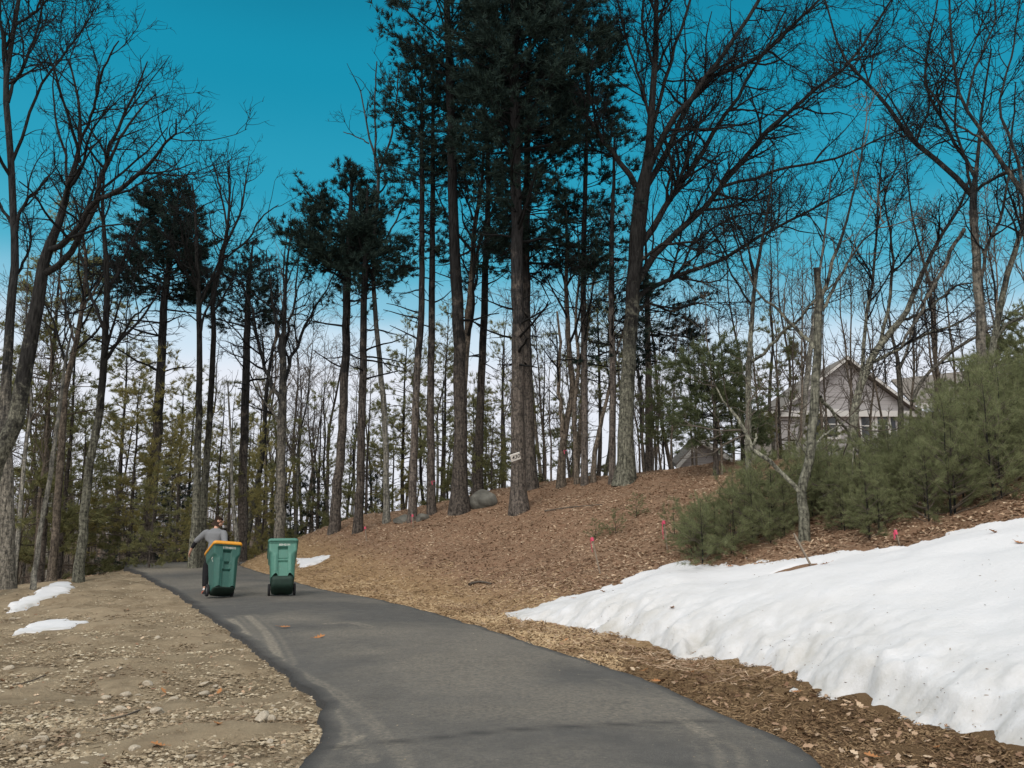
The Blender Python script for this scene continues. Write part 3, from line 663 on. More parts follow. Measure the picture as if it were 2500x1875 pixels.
hero('bare_tree', 'tall straight forked tree rising out of the young pines near the right edge', BT, 17.0,
     [(2402, 1150, 25), (2400, 1000, 24), (2397, 881, 23), (2393, 780, 22), (2387, 700, 20), (2382, 600, 19), (2376, 480, 18), (2382, 430, 11), (2390, 350, 8), (2400, 250, 6), (2420, 120, 4)],
     [[(2376, 480, 15), (2340, 442, 14), (2280, 392, 13), (2233, 346, 12), (2190, 290, 11), (2148, 232, 10), (2100, 185, 8), (2068, 152, 7), (2040, 90, 6), (2020, 20, 5), (1990, -80, 4)],
      [(2380, 432, 10), (2345, 370, 9), (2313, 312, 8), (2275, 250, 7), (2258, 180, 7), (2266, 120, 6), (2285, 20, 5), (2300, -90, 3)],
      [(2385, 465, 9), (2420, 440, 8), (2450, 425, 8), (2510, 405, 6), (2580, 380, 4)],
      [(2354, 560, 10), (2330, 600, 10), (2290, 680, 9), (2240, 770, 8), (2200, 850, 6)],
      [(2392, 690, 9), (2410, 610, 8), (2440, 530, 7), (2460, 450, 6), (2470, 350, 5), (2480, 200, 3)],
      [(2375, 470, 8), (2360, 400, 7), (2330, 300, 6), (2340, 200, 5), (2380, 100, 4), (2420, 10, 3)]],
     'bark_grey', 17, 1.5, .72, .15, .2, 1.1, .3)
hero('bare_tree', 'second grey trunk leaning right beside the tall forked tree at the right edge', BT, 18.0,
     [(2405, 1120, 18), (2412, 980, 17), (2427, 827, 16), (2440, 760, 15), (2455, 690, 14), (2475, 620, 13), (2496, 560, 11), (2530, 470, 9), (2560, 360, 6)],
     [[(2430, 830, 8), (2460, 790, 7), (2510, 770, 6), (2580, 740, 3)], [(2455, 690, 7), (2480, 600, 6), (2500, 520, 5), (2490, 400, 3)]], 'bark_lichen', 18, 1.4, .75, .2, .4, 1., .3)
hero('bare_tree', 'tree beyond the right edge whose curving limbs hang into the top right sky', BT, 16.0,
     [(2640, 1150, 30), (2630, 900, 27), (2600, 700, 24), (2560, 560, 20), (2500, 475, 14), (2440, 390, 11), (2390, 310, 9), (2351, 253, 8), (2334, 190, 7), (2322, 90, 6), (2317, -10, 5), (2310, -100, 3)],
     [[(2360, 265, 7), (2372, 190, 6), (2400, 120, 5), (2430, 50, 4), (2425, -40, 3)], [(2500, 475, 9), (2480, 380, 8), (2440, 260, 6), (2470, 130, 5), (2490, 0, 4)], [(2440, 390, 7), (2400, 340, 6), (2330, 300, 5), (2270, 220, 3)]], 'bark_grey', 19, 1.5, .7, .3, .2, 1.1, .3)

# oaks and slim trunks on the crest between the pines
hero('bare_tree', 'crooked oak on the crest with pink tape tied round its trunk', BT, 26.5,
     [(1370, 1188, 22), (1371, 1120, 19), (1378, 1060, 16), (1391, 990, 15), (1398, 940, 15), (1390, 860, 13), (1386, 784, 12), (1382, 700, 10), (1384, 600, 8), (1380, 480, 5)],
     [[(1375, 1080, 11), (1368, 1000, 10), (1362, 930, 9), (1366, 850, 7), (1360, 760, 5)], [(1393, 985, 8), (1412, 920, 7), (1420, 860, 5), (1440, 800, 4)]], 'bark_warm', 21, 1., .8, .2, 1.1, .9, .3)
hero('bare_tree', 'thin leaning trunk just right of the crooked oak on the crest', BT, 27.5, [(1409, 1183, 13), (1404, 1080, 12), (1402, 1000, 11), (1412, 880, 9), (1405, 780, 7), (1415, 660, 5), (1410, 560, 3)], [], 'bark_warm', 22, 1., .8, .3, 1.4, .9)
hero('bare_tree', 'slim trunk leaning right beside the thick lichened tree on the crest', BT, 27.0, [(1447, 1178, 14), (1452, 1110, 12), (1462, 1059, 11), (1475, 1000, 9), (1485, 960, 8), (1500, 880, 6), (1530, 780, 4)], [], 'bark_warm', 23, 1., .8, .3, 1.4, .9)
hero('bare_tree', 'pale grey slim tree with a bent trunk, between two dark pine trunks', BT, 27.5,
     [(943, 1276, 17), (943, 1180, 15), (942, 1080, 14), (936, 980, 14), (931, 932, 13), (920, 805, 12), (912, 700, 11), (916, 560, 10), (924, 440, 9), (922, 400, 7), (905, 350, 5), (893, 290, 4), (880, 220, 3)],
     [[(922, 425, 6), (940, 380, 6), (958, 320, 5), (968, 240, 4), (972, 160, 3)], [(915, 390, 5), (916, 320, 5), (914, 240, 4), (920, 150, 3)], [(900, 350, 4), (885, 340, 3), (860, 330, 3), (838, 322, 2)], [(930, 600, 5), (950, 570, 5), (975, 520, 4), (990, 460, 3)]], 'bark_pale', 24, .8, .7, .3, .5, .75, .3)
hero('bare_tree', 'dark forked trunk rising behind the second thick pine, leaning right as it climbs', BT, 26.0,
     [(1118, 1235, 22), (1125, 1100, 20), (1130, 960, 20), (1137, 840, 18), (1150, 700, 15), (1158, 560, 12), (1175, 460, 9), (1180, 360, 6)], [[(1150, 690, 9), (1170, 600, 8), (1200, 520, 6), (1230, 430, 4)]], 'bark_warm', 25, .9, .8, .3, .8, .8)

# the stand of tall white pines
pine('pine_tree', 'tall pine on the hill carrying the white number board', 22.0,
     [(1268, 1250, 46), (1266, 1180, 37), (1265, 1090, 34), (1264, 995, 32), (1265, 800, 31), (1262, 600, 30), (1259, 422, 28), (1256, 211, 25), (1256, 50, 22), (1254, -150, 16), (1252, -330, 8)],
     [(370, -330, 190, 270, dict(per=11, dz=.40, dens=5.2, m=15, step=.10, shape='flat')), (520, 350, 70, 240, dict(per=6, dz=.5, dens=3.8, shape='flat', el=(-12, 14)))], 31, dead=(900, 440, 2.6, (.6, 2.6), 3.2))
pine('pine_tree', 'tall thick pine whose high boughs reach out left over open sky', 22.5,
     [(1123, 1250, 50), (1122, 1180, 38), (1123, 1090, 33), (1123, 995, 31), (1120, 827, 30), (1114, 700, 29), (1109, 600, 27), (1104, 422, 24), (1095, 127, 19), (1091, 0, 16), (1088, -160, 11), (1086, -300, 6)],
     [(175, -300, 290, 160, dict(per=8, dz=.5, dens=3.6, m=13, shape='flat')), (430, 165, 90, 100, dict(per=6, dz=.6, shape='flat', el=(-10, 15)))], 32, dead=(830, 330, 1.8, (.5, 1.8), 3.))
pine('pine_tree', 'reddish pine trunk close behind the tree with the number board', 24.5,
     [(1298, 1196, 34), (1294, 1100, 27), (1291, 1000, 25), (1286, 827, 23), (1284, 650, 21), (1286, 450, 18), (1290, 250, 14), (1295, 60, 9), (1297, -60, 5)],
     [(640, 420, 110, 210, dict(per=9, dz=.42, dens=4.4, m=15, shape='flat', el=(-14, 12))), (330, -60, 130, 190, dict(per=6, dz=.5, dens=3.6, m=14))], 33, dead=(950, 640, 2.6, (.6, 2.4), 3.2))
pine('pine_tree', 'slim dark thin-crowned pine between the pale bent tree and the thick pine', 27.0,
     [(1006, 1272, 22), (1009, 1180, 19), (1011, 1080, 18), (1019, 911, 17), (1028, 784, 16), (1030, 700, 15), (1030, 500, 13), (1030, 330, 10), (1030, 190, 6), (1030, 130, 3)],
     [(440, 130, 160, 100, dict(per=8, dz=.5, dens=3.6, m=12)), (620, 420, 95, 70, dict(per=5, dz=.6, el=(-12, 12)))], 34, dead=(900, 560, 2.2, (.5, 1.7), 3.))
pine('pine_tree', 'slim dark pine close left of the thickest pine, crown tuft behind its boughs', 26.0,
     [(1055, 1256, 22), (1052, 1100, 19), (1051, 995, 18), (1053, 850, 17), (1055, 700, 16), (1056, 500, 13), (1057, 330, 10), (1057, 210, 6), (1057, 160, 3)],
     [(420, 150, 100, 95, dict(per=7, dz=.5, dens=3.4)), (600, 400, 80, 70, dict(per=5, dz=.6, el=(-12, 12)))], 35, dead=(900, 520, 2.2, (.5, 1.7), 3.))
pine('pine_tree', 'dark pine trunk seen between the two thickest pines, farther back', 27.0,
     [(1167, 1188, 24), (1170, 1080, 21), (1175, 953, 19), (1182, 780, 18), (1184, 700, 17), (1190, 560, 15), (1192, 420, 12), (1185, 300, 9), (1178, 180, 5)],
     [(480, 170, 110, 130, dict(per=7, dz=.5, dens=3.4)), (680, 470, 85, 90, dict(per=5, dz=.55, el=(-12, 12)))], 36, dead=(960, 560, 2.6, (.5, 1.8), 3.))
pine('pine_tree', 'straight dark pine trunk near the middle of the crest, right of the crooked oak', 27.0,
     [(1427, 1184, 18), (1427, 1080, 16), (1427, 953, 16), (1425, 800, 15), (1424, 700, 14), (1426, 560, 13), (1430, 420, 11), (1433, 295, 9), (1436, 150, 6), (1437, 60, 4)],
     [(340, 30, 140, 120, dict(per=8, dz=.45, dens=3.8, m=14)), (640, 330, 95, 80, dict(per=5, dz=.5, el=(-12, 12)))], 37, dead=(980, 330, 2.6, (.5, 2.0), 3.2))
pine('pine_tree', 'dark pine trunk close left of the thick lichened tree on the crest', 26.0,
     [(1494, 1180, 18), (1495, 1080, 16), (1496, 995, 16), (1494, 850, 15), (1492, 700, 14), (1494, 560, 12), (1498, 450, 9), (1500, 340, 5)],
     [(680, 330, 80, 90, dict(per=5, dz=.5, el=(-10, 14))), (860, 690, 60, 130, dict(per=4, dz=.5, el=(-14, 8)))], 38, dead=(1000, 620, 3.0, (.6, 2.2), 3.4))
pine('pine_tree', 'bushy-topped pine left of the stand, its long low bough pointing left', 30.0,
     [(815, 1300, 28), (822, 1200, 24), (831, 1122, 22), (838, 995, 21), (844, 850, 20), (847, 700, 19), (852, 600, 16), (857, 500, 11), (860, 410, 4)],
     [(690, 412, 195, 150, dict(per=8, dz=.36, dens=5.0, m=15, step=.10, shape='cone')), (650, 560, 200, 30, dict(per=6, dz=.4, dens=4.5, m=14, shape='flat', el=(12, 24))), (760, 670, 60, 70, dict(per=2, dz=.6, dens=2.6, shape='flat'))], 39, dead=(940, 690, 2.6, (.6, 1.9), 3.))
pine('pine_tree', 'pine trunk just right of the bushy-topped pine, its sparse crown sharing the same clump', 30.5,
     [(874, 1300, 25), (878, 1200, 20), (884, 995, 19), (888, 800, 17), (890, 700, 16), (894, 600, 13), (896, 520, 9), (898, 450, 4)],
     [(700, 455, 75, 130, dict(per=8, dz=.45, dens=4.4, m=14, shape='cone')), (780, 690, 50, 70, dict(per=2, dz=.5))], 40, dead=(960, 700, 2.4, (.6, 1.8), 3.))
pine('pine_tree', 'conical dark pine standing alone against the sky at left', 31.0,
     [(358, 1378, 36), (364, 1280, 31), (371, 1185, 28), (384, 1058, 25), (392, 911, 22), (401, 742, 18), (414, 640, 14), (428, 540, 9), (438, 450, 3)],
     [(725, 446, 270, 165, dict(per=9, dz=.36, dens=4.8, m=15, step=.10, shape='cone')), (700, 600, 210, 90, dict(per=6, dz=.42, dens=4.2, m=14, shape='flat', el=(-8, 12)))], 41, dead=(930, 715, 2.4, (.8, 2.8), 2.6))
pine('pine_tree', 'smaller dark pine top right of the lone conical pine', 36.0,
     [(590, 1340, 24), (594, 1150, 21), (600, 953, 20), (603, 820, 17), (607, 700, 13), (612, 640, 8), (618, 590, 3)],
     [(800, 592, 120, 110, dict(per=8, dz=.38, dens=4.2, m=14, shape='cone'))], 42, dead=(980, 790, 2.2, (.8, 2.2), 2.6))
pine('pine_tree', 'dark pine with dense low boughs right behind the thick lichened tree', 29.0,
     [(1585, 1180, 20), (1584, 1000, 18), (1582, 850, 15), (1580, 740, 12), (1578, 640, 8), (1576, 560, 3)],
     [(880, 690, 40, 175, dict(per=7, dz=.45, dens=3.6, m=13, shape='flat', el=(-14, 10)))], 43)

# the left wood: leaning oaks and slim trunks
hero('oak_tree', 'big bare oak leaning right from the left edge, limbs fanned against the sky', BT, 19.0,
     [(-75, 1440, 52), (-50, 1260, 46), (-10, 1130, 42), (42, 1020, 38), (72, 827, 34), (97, 700, 30), (115, 620, 26), (148, 530, 18), (165, 460, 15), (185, 400, 13), (196, 340, 9), (192, 250, 7), (170, 150, 4)],
     [[(105, 670, 18), (140, 650, 17), (190, 590, 15), (228, 505, 13), (250, 420, 12), (265, 360, 9), (310, 270, 7), (340, 200, 5), (360, 150, 3)],
      [(120, 610, 16), (160, 590, 14), (220, 500, 12), (280, 470, 11), (350, 420, 9), (390, 370, 7), (425, 330, 5), (430, 290, 3)],
      [(196, 395, 8), (180, 330, 8), (165, 280, 7), (140, 200, 5), (110, 110, 3)], [(196, 345, 8), (230, 260, 7), (245, 200, 6), (260, 150, 5), (290, 100, 3)],
      [(250, 430, 8), (300, 330, 7), (340, 270, 5), (380, 230, 3)], [(165, 460, 8), (160, 380, 7), (140, 310, 6), (130, 220, 4), (140, 130, 3)], [(350, 420, 5), (400, 425, 4), (450, 430, 3), (470, 410, 2)]],
     'bark_lichen', 51, 1.25, .85, .15, 0, 1.1, .5)
hero('oak_tree', 'bare tree standing upright at the left edge, reaching out of the top of the picture', BT, 21.0,
     [(18, 1450, 36), (18, 1300, 33), (14, 1150, 30), (12, 1000, 26), (20, 850, 22), (32, 700, 20), (36, 600, 18), (30, 480, 17), (22, 330, 16), (15, 200, 14), (30, 90, 12), (45, 0, 10), (60, -120, 7), (70, -250, 4)],
     [[(28, 400, 9), (55, 330, 8), (90, 230, 7), (150, 140, 5), (205, 70, 4), (235, 10, 2)], [(34, 590, 9), (60, 500, 8), (85, 470, 7), (120, 430, 5)], [(20, 250, 9), (50, 170, 8), (90, 80, 6), (110, -30, 4)], [(14, 200, 9), (5, 100, 8), (0, 0, 6), (10, -120, 4)], [(40, 60, 7), (90, 20, 6), (130, -60, 4)], [(36, 560, 9), (0, 500, 8), (-40, 420, 6), (-60, 330, 4)], [(25, 700, 8), (60, 640, 7), (75, 580, 5), (60, 520, 4)]],
     'bark_grey', 52, 1.25, .85, .15, .2, 1.1, .4)
hero('slim_tree', 'very thin pale trunk leaning right in the left wood', BT, 20.0, [(82, 1420, 12), (100, 1290, 11), (118, 1185, 11), (132, 1090, 10), (143, 1016, 9), (150, 960, 8), (160, 880, 6), (180, 790, 4)], [], 'bark_pale', 53, .8, .5, .3, .6, .8)
hero('bare_tree', 'grey lichened trunk leaning right, left of the lone conical pine', BT, 23.0,
     [(194, 1400, 24), (205, 1280, 21), (215, 1164, 20), (230, 1080, 19), (245, 995, 18), (252, 900, 17), (257, 827, 16), (262, 700, 14), (256, 600, 11), (250, 500, 8), (255, 420, 5)],
     [[(258, 820, 8), (235, 760, 8), (215, 690, 7), (195, 610, 5), (185, 520, 4)], [(262, 720, 8), (290, 660, 7), (320, 590, 6), (350, 530, 4)], [(252, 860, 6), (290, 830, 6), (330, 770, 5), (370, 740, 3)]], 'bark_lichen', 54, 1., .8, .2, .6, 1.)
hero('bare_tree', 'left stem of a close pair of grey trunks behind the person', BT, 27.0,
     [(474, 1330, 21), (478, 1250, 19), (482, 1100, 17), (486, 995, 16), (487, 850, 14), (485, 742, 13), (482, 640, 10), (478, 540, 7), (470, 450, 4)],
     [[(486, 760, 7), (510, 690, 6), (545, 600, 5), (560, 520, 4), (575, 440, 2)], [(484, 700, 6), (455, 620, 5), (440, 540, 4)]], 'bark_lichen', 55, 1., .8, .2, .7, 1.)
hero('bare_tree', 'right stem of the close pair of grey trunks behind the person, taller crown', BT, 27.5,
     [(492, 1330, 20), (496, 1260, 18), (503, 1140, 16), (510, 1037, 15), (518, 900, 14), (523, 827, 13), (520, 720, 12), (540, 640, 10), (556, 560, 8), (560, 480, 5), (556, 400, 3)],
     [[(522, 735, 7), (545, 610, 7), (585, 530, 6), (600, 440, 4), (610, 380, 2)], [(545, 630, 6), (600, 590, 5), (640, 530, 4), (680, 500, 2)], [(556, 560, 5), (540, 470, 5), (520, 400, 3)]], 'bark_lichen', 56, 1.1, .8, .2, .6, 1.)
hero('bare_tree', 'vase-shaped bare tree behind the green bin with limbs fanning upward', BT, 28.0,
     [(683, 1335, 26), (684, 1240, 24), (687, 1120, 22), (688, 995, 21), (691, 900, 17), (692, 820, 12), (696, 740, 9), (700, 650, 6), (712, 560, 3)],
     [[(688, 990, 11), (665, 940, 10), (645, 890, 9), (630, 830, 8), (615, 760, 6), (590, 690, 4)], [(690, 950, 11), (710, 890, 9), (735, 820, 8), (765, 760, 6), (800, 700, 4), (830, 640, 2)], [(690, 900, 9), (680, 820, 8), (668, 750, 6), (660, 680, 4), (650, 610, 3)], [(692, 880, 8), (705, 800, 7), (720, 740, 6), (725, 660, 4), (740, 590, 2)], [(686, 1040, 6), (660, 1000, 5), (630, 960, 4), (605, 900, 3)]], 'bark_grey', 57, 1.15, .8, .15, .2, 1.)
hero('slim_tree', 'thin pale crooked stem in the wood between the two bins', BT, 30.0, [(579, 1330, 11), (573, 1260, 9), (566, 1180, 8), (566, 1100, 7), (560, 1010, 5), (556, 930, 3)], [], 'bark_pale', 58, .8, .6, .3, 1.0, .8)
hero('bare_tree', 'dark bare trunk between the leaning oak and the lichened trunk in the left wood', BT, 25.0,
     [(128, 1400, 20), (140, 1250, 18), (150, 1100, 17), (160, 950, 15), (180, 860, 13), (200, 760, 11), (210, 650, 8), (200, 560, 6), (180, 480, 4)], [[(185, 840, 7), (160, 760, 6), (145, 690, 5), (150, 600, 4)], [(200, 760, 7), (235, 700, 6), (270, 640, 4)]], 'bark_warm', 59, 1.15, .8, .2, .8, 1.)

# ------------------------------------------------------------------ kinds of tree that stand in numbers
def proto_bare(h, r, seed, bark_, dens=.8, fine=.7, auto=1.3, size=.75, twig='twig', ttm=.4):
    rng = np.random.RandomState(seed); n = 9; z = np.linspace(0, h, n); z[0] = -.4
    off = np.cumsum(rng.randn(n, 2) * h * .008, 0) + np.linspace(0, 1, n)[:, None] * rng.randn(1, 2) * h * .05
    P = np.concatenate([off - off[0], z[:, None]], 1); Rr = r * (1 - .93 * (np.linspace(0, 1, n)) ** 1.1)
    e = empty('bare_tree', (0, -100, 0), 'x', 'tree'); P, Rr = resample(P, Rr, 20)
    g = Geo(); tubes(g, P, flare(P, Rr, 1.4), 8); t = g.build('trunk', M[bark_], e)
    au = spawn(P[None], Rr[None], rng, auto, ttm, (22, 50), (1.6 * size, 4.5 * size), 10, .10, (0, 0, .08), .5, .015)
    c = Geo(); tubes(c, *au, 5); add_crown(c, bare_crown(*au, rng, dens, size, .2, .05, fine, .006)); tt = resample(P[-7:], Rr[-7:], 10)
    add_crown(c, bare_crown(tt[0][None], tt[1][None], rng, dens, size, 0, .05, fine, .006))
    c.build('crown', M['twig_near' if twig == 'twig' else twig], e); KIDS[e.name] = list(e.children) or [o for o in SC.objects if o.parent == e]; return e
def proto_pine(h, r, seed, z0, lenf, needles, name='young_pine', bark_='bark_pine', per=5, dz=.6, m=11, ln=.20, w=.026, dens=3.4, step=.12, dead=None, **kw):
    rng = np.random.RandomState(seed); n = 9; z = np.linspace(0, h, n); z[0] = -.4
    off = np.cumsum(rng.randn(n, 2) * h * .004, 0); P = np.concatenate([off - off[0], z[:, None]], 1); Rr = r * (1 - .95 * np.linspace(0, 1, n)); P, Rr = resample(P, Rr, 22)
    e = empty(name, (0, -100, 0), 'x', 'tree'); g = Geo(); tubes(g, P, flare(P, Rr, 1.3), 8); g.build('trunk', M[bark_], e)
    gb, gn = Geo(), Geo(); pine_crown(gb, gn, P, Rr, z0, h * .99, rng, lenf, per=per, dz=dz, m=m, ln=ln, w=w, dens=dens, step=step, **kw)
    if dead: dead_branches(gb, P, Rr, dead[0], dead[1], rng, 2.2, (.4, 1.6), 2.6)
    gb.build('branches', M['twig_near'], e); gn.build('foliage', M[needles], e, smooth=False)
    KIDS[e.name] = [o for o in SC.objects if o.parent == e]; return e
_used = set()
def place(pr, x, y, rz, sc, label, group=None, z=None):
    loc = (x, y, H(x, y) - .02 if z is None else z)
    if pr.name in _used: return copy_tree(pr, loc, rz, sc, label, group)
    _used.add(pr.name); pr.location = loc; pr.rotation_euler = (0, 0, rz); pr.scale = (sc, sc, sc); pr['label'] = label
    if group: pr['group'] = group
    return pr
prng = np.random.RandomState(5)
bares = [proto_bare(15, .12, 101, 'bark_warm'), proto_bare(13, .10, 102, 'bark_grey', auto=1.6), proto_bare(17, .15, 103, 'bark_lichen', auto=1.2), proto_bare(10, .06, 104, 'bark_warm', auto=2., size=.5, ttm=.2), proto_bare(12, .08, 105, 'bark_pale', auto=1.2, size=.6)]
bl = ['tall straight bare tree with brown bark, one of the many in the wood', 'tall bare tree with grey bark, one of the many in the wood', 'tall bare tree with lichened bark, one of the many in the wood', 'thin bare sapling with twigs low on its stem, one of many in the wood', 'thin pale bare tree, one of the many in the wood']
def wood_pos(px, d): r = (px - 1250) / F; return r * d * 1.0, d
# left wood and the far side of the hill
k = 0
for i in range(190):
    px = prng.uniform(-150, 900) if i < 140 else prng.uniform(880, 1620)
    d = prng.uniform(25, 66) if i < 140 else prng.uniform(33, 62)
    if i < 140 and px > 520: d = max(d, 40 + prng.rand() * 16)
    x, y = wood_pos(px, d)
    if -1.5 < float(-sdist([x], [y], EL)[0]) < 1.2 or (x > -13 and y < 38 and x < -3): continue
    q = prng.choice(5, p=[.3, .2, .15, .22, .13]) if d > 36 else prng.choice([3, 3, 4]); sc = prng.uniform(.75, 1.1) * (.72 if 200 < px < 600 else 1) * (1.0 if i < 140 else .85)
    place(bares[q], x, y, prng.uniform(0, 6.28), sc, bl[q], ['brown bare trees of the wood', 'grey bare trees of the wood', 'lichened bare trees of the wood', 'thin saplings of the wood', 'pale bare trees of the wood'][q])
for i, (px, d, s_) in enumerate([(1890, 34, .85), (1950, 48, 1.0), (2070, 50, 1.0), (2160, 52, 1.05), (2290, 34, .8), (2340, 30, .8), (2440, 29, .85), (2490, 33, .9), (2260, 52, 1.0), (1840, 47, 1.0), (2390, 50, 1.1), (2540, 26, .8), (1990, 47, .95), (1650, 36, .8)]):
    x, y = wood_pos(px, d); place(bares[[1, 0, 4, 1][i % 4]], x, y, prng.uniform(0, 6.28), s_, 'slender bare tree with an open twiggy crown around the grey house', 'bare trees around the house')
for i in range(26):      # behind the house and the young pines, right
    px, d = prng.uniform(1600, 2700), prng.uniform(50, 75); x, y = wood_pos(px, d); q = prng.choice([0, 1, 3, 4])
    place(bares[q], x, y, prng.uniform(0, 6.28), prng.uniform(.6, .85), 'bare treetop showing behind the grey house', 'bare treetops behind the house')
for px, d, s_ in [(1690, 27, .45), (1640, 25, .4), (1760, 22, .45), (1900, 26, .5), (2020, 30, .6), (2130, 28, .55), (2290, 27, .6), (2350, 25, .6), (2480, 26, .65), (1960, 23, .5), (2080, 25, .55), (2160, 24, .5), (2230, 26, .6), (2310, 24, .55), (2010, 27, .6), (1930, 29, .6), (1860, 25, .5), (2440, 23, .6), (2100, 30, .7), (1790, 27, .55), (1330, 30, .6), (1345, 29, .45), (1560, 29, .5), (1600, 31, .6), (1700, 32, .6)]:
    x, y = wood_pos(px, d); place(bares[3], x, y, prng.uniform(0, 6.28), s_ * 1.25, 'thin twiggy sapling on the hill before the house', 'thin twiggy saplings on the hill')

under = [proto_pine(8, .09, 201, .8, lambda t, a: 2.3 * (1 - .85 * t), 'needle_yellow', per=4, dz=.7, el=(0, 18)), proto_pine(9, .10, 202, 1.2, lambda t, a: 2.1 * (1 - .8 * t), 'needle_mid', per=4, dz=.75, el=(0, 20)),
         proto_pine(6, .07, 203, .5, lambda t, a: 1.8 * (1 - .85 * t), 'needle_mid', per=5, dz=.55, el=(-4, 16)), proto_pine(12, .13, 204, 5.0, lambda t, a: 2.0 * (1 - .75 * t), 'needle_mid', name='forest_pine', per=5, dz=.6, dead=(1, 6), el=(0, 20)),
         proto_pine(7, .08, 205, .3, lambda t, a: 2.0 * (1 - .85 * t), 'needle_dark', name='hemlock', per=7, dz=.4, el=(-14, 6), m=10)]
ul = ['yellowish young pine in the shade of the wood', 'olive green young pine in the shade of the wood', 'low bushy green young pine in the shade of the wood', 'slender forest pine with a bare lower trunk', 'dark drooping hemlock low in the wood']
ug = ['yellowish young pines in the wood', 'olive young pines in the wood', 'low bushy pines in the wood', 'slender forest pines', 'dark hemlocks in the wood']
for q, px, d, s_ in [(0, 385, 31.0, 1.0), (0, 330, 30.0, 0.85), (0, 440, 34.0, 0.95), (1, 165, 28.0, 1.0), (1, 60, 27.0, 1.05), (3, 120, 27.0, 1.0), (2, 215, 30.0, 1.0), (2, 110, 31.0, 1.1), (0, 565, 38.0, 1.0), (0, 610, 40.0, 0.95), (1, 540, 36.0, 0.85), (0, 650, 43.0, 1.0), (1, 700, 45.0, 1.0), (4, 430, 38.0, 0.8), (4, 760, 45.0, 0.9), (4, 690, 50.0, 1.0), (3, 290, 36.0, 1.0), (3, 470, 44.0, 1.0), (3, 640, 46.0, 0.95), (1, 780, 40.0, 0.95), (1, 900, 40.0, 1.0), (0, 960, 42.0, 0.95), (3, 990, 42.0, 1.0), (1, 1080, 36.0, 0.85), (2, 1150, 33.0, 0.9), (0, 1185, 36.0, 0.75), (1, 1230, 36.0, 0.95), (3, 1090, 40.0, 1.0), (1, 1330, 37.0, 0.9), (1, 1400, 40.0, 0.85), (3, 1460, 38.0, 0.9), (4, 920, 46.0, 0.9), (2, 1200, 30.0, 0.55), (4, 330, 44.0, 1.0), (2, 380, 27.5, 0.55)]:
    x, y = wood_pos(px, d)
    place(under[q], x, y, prng.uniform(0, 6.28), s_, ul[q], ug[q])

# the wood goes on behind as a brown mass of thin stems and twigs
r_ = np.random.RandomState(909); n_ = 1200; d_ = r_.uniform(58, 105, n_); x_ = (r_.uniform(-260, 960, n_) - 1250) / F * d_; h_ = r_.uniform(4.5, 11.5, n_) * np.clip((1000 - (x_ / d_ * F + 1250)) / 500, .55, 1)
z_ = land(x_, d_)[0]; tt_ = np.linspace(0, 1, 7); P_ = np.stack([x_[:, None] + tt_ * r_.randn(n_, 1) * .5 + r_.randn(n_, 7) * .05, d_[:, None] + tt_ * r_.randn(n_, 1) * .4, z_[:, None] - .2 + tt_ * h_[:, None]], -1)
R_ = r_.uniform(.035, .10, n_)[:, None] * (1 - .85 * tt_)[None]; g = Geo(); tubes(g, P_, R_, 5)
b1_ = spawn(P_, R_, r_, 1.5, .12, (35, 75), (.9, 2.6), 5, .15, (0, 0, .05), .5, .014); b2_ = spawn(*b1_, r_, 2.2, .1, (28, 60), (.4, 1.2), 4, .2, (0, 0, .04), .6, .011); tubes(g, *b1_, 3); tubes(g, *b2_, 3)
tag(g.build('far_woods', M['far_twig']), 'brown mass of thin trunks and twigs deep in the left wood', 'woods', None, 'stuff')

# feathery young pines on the slope above the snow
young = [proto_pine(2.6, .028, 301, .08, lambda t, a: 1.15 * (1 - .80 * t), 'needle_young', 'pine_sapling', 'twig', per=5, dz=.34, m=18, ln=.14, w=.0055, dens=4.0, step=.075, el=(12, 42), tuftmin=.15, sp=.6, b3=0.),
         proto_pine(3.4, .035, 302, .15, lambda t, a: 1.35 * (1 - .82 * t), 'needle_young', 'pine_sapling', 'twig', per=5, dz=.40, m=18, ln=.14, w=.006, dens=3.8, step=.08, el=(12, 42), tuftmin=.15, sp=.6, b3=0.),
         proto_pine(1.5, .018, 303, .04, lambda t, a: .80 * (1 - .7 * t), 'needle_young', 'pine_sapling', 'twig', per=5, dz=.27, m=17, ln=.13, w=.005, dens=4.6, step=.07, el=(12, 46), tuftmin=.12, sp=.6, b3=0.)]
yl = ['feathery green pine sapling of chest height above the snow bank', 'tall feathery green pine sapling in the thicket above the snow bank', 'low feathery pine sapling in the leaf litter left of the snapped tree']
YP = []
for i in range(54): YP.append((2, prng.uniform(1680, 2030), prng.uniform(14.4, 19.5)))
for i in range(22): YP.append((2, prng.uniform(1615, 1790), prng.uniform(14.6, 17.5)))
for i in range(90): YP.append((0, prng.uniform(1960, 2640), prng.uniform(12.8, 17)))
for i in range(64): YP.append((1, prng.uniform(2080, 2720), prng.uniform(15.0, 20)))
for i in range(34): YP.append((2, prng.uniform(1960, 2260), prng.uniform(13.6, 18.5)))
YP += [(0, 1905, 14.6), (0, 2045, 14.0), (1, 2330, 17.5), (1, 2440, 17.5), (1, 2500, 16.5), (1, 2400, 19.5), (0, 2230, 14.0), (0, 2150, 13.6), (0, 2320, 13.2), (0, 2420, 13.0)]
_top = lambda px: np.interp(px, [1600, 1680, 1800, 1950, 2050, 2150, 2250, 2320, 2400, 2520, 2700], [1265, 1235, 1160, 1110, 1085, 1060, 1005, 945, 900, 890, 870])
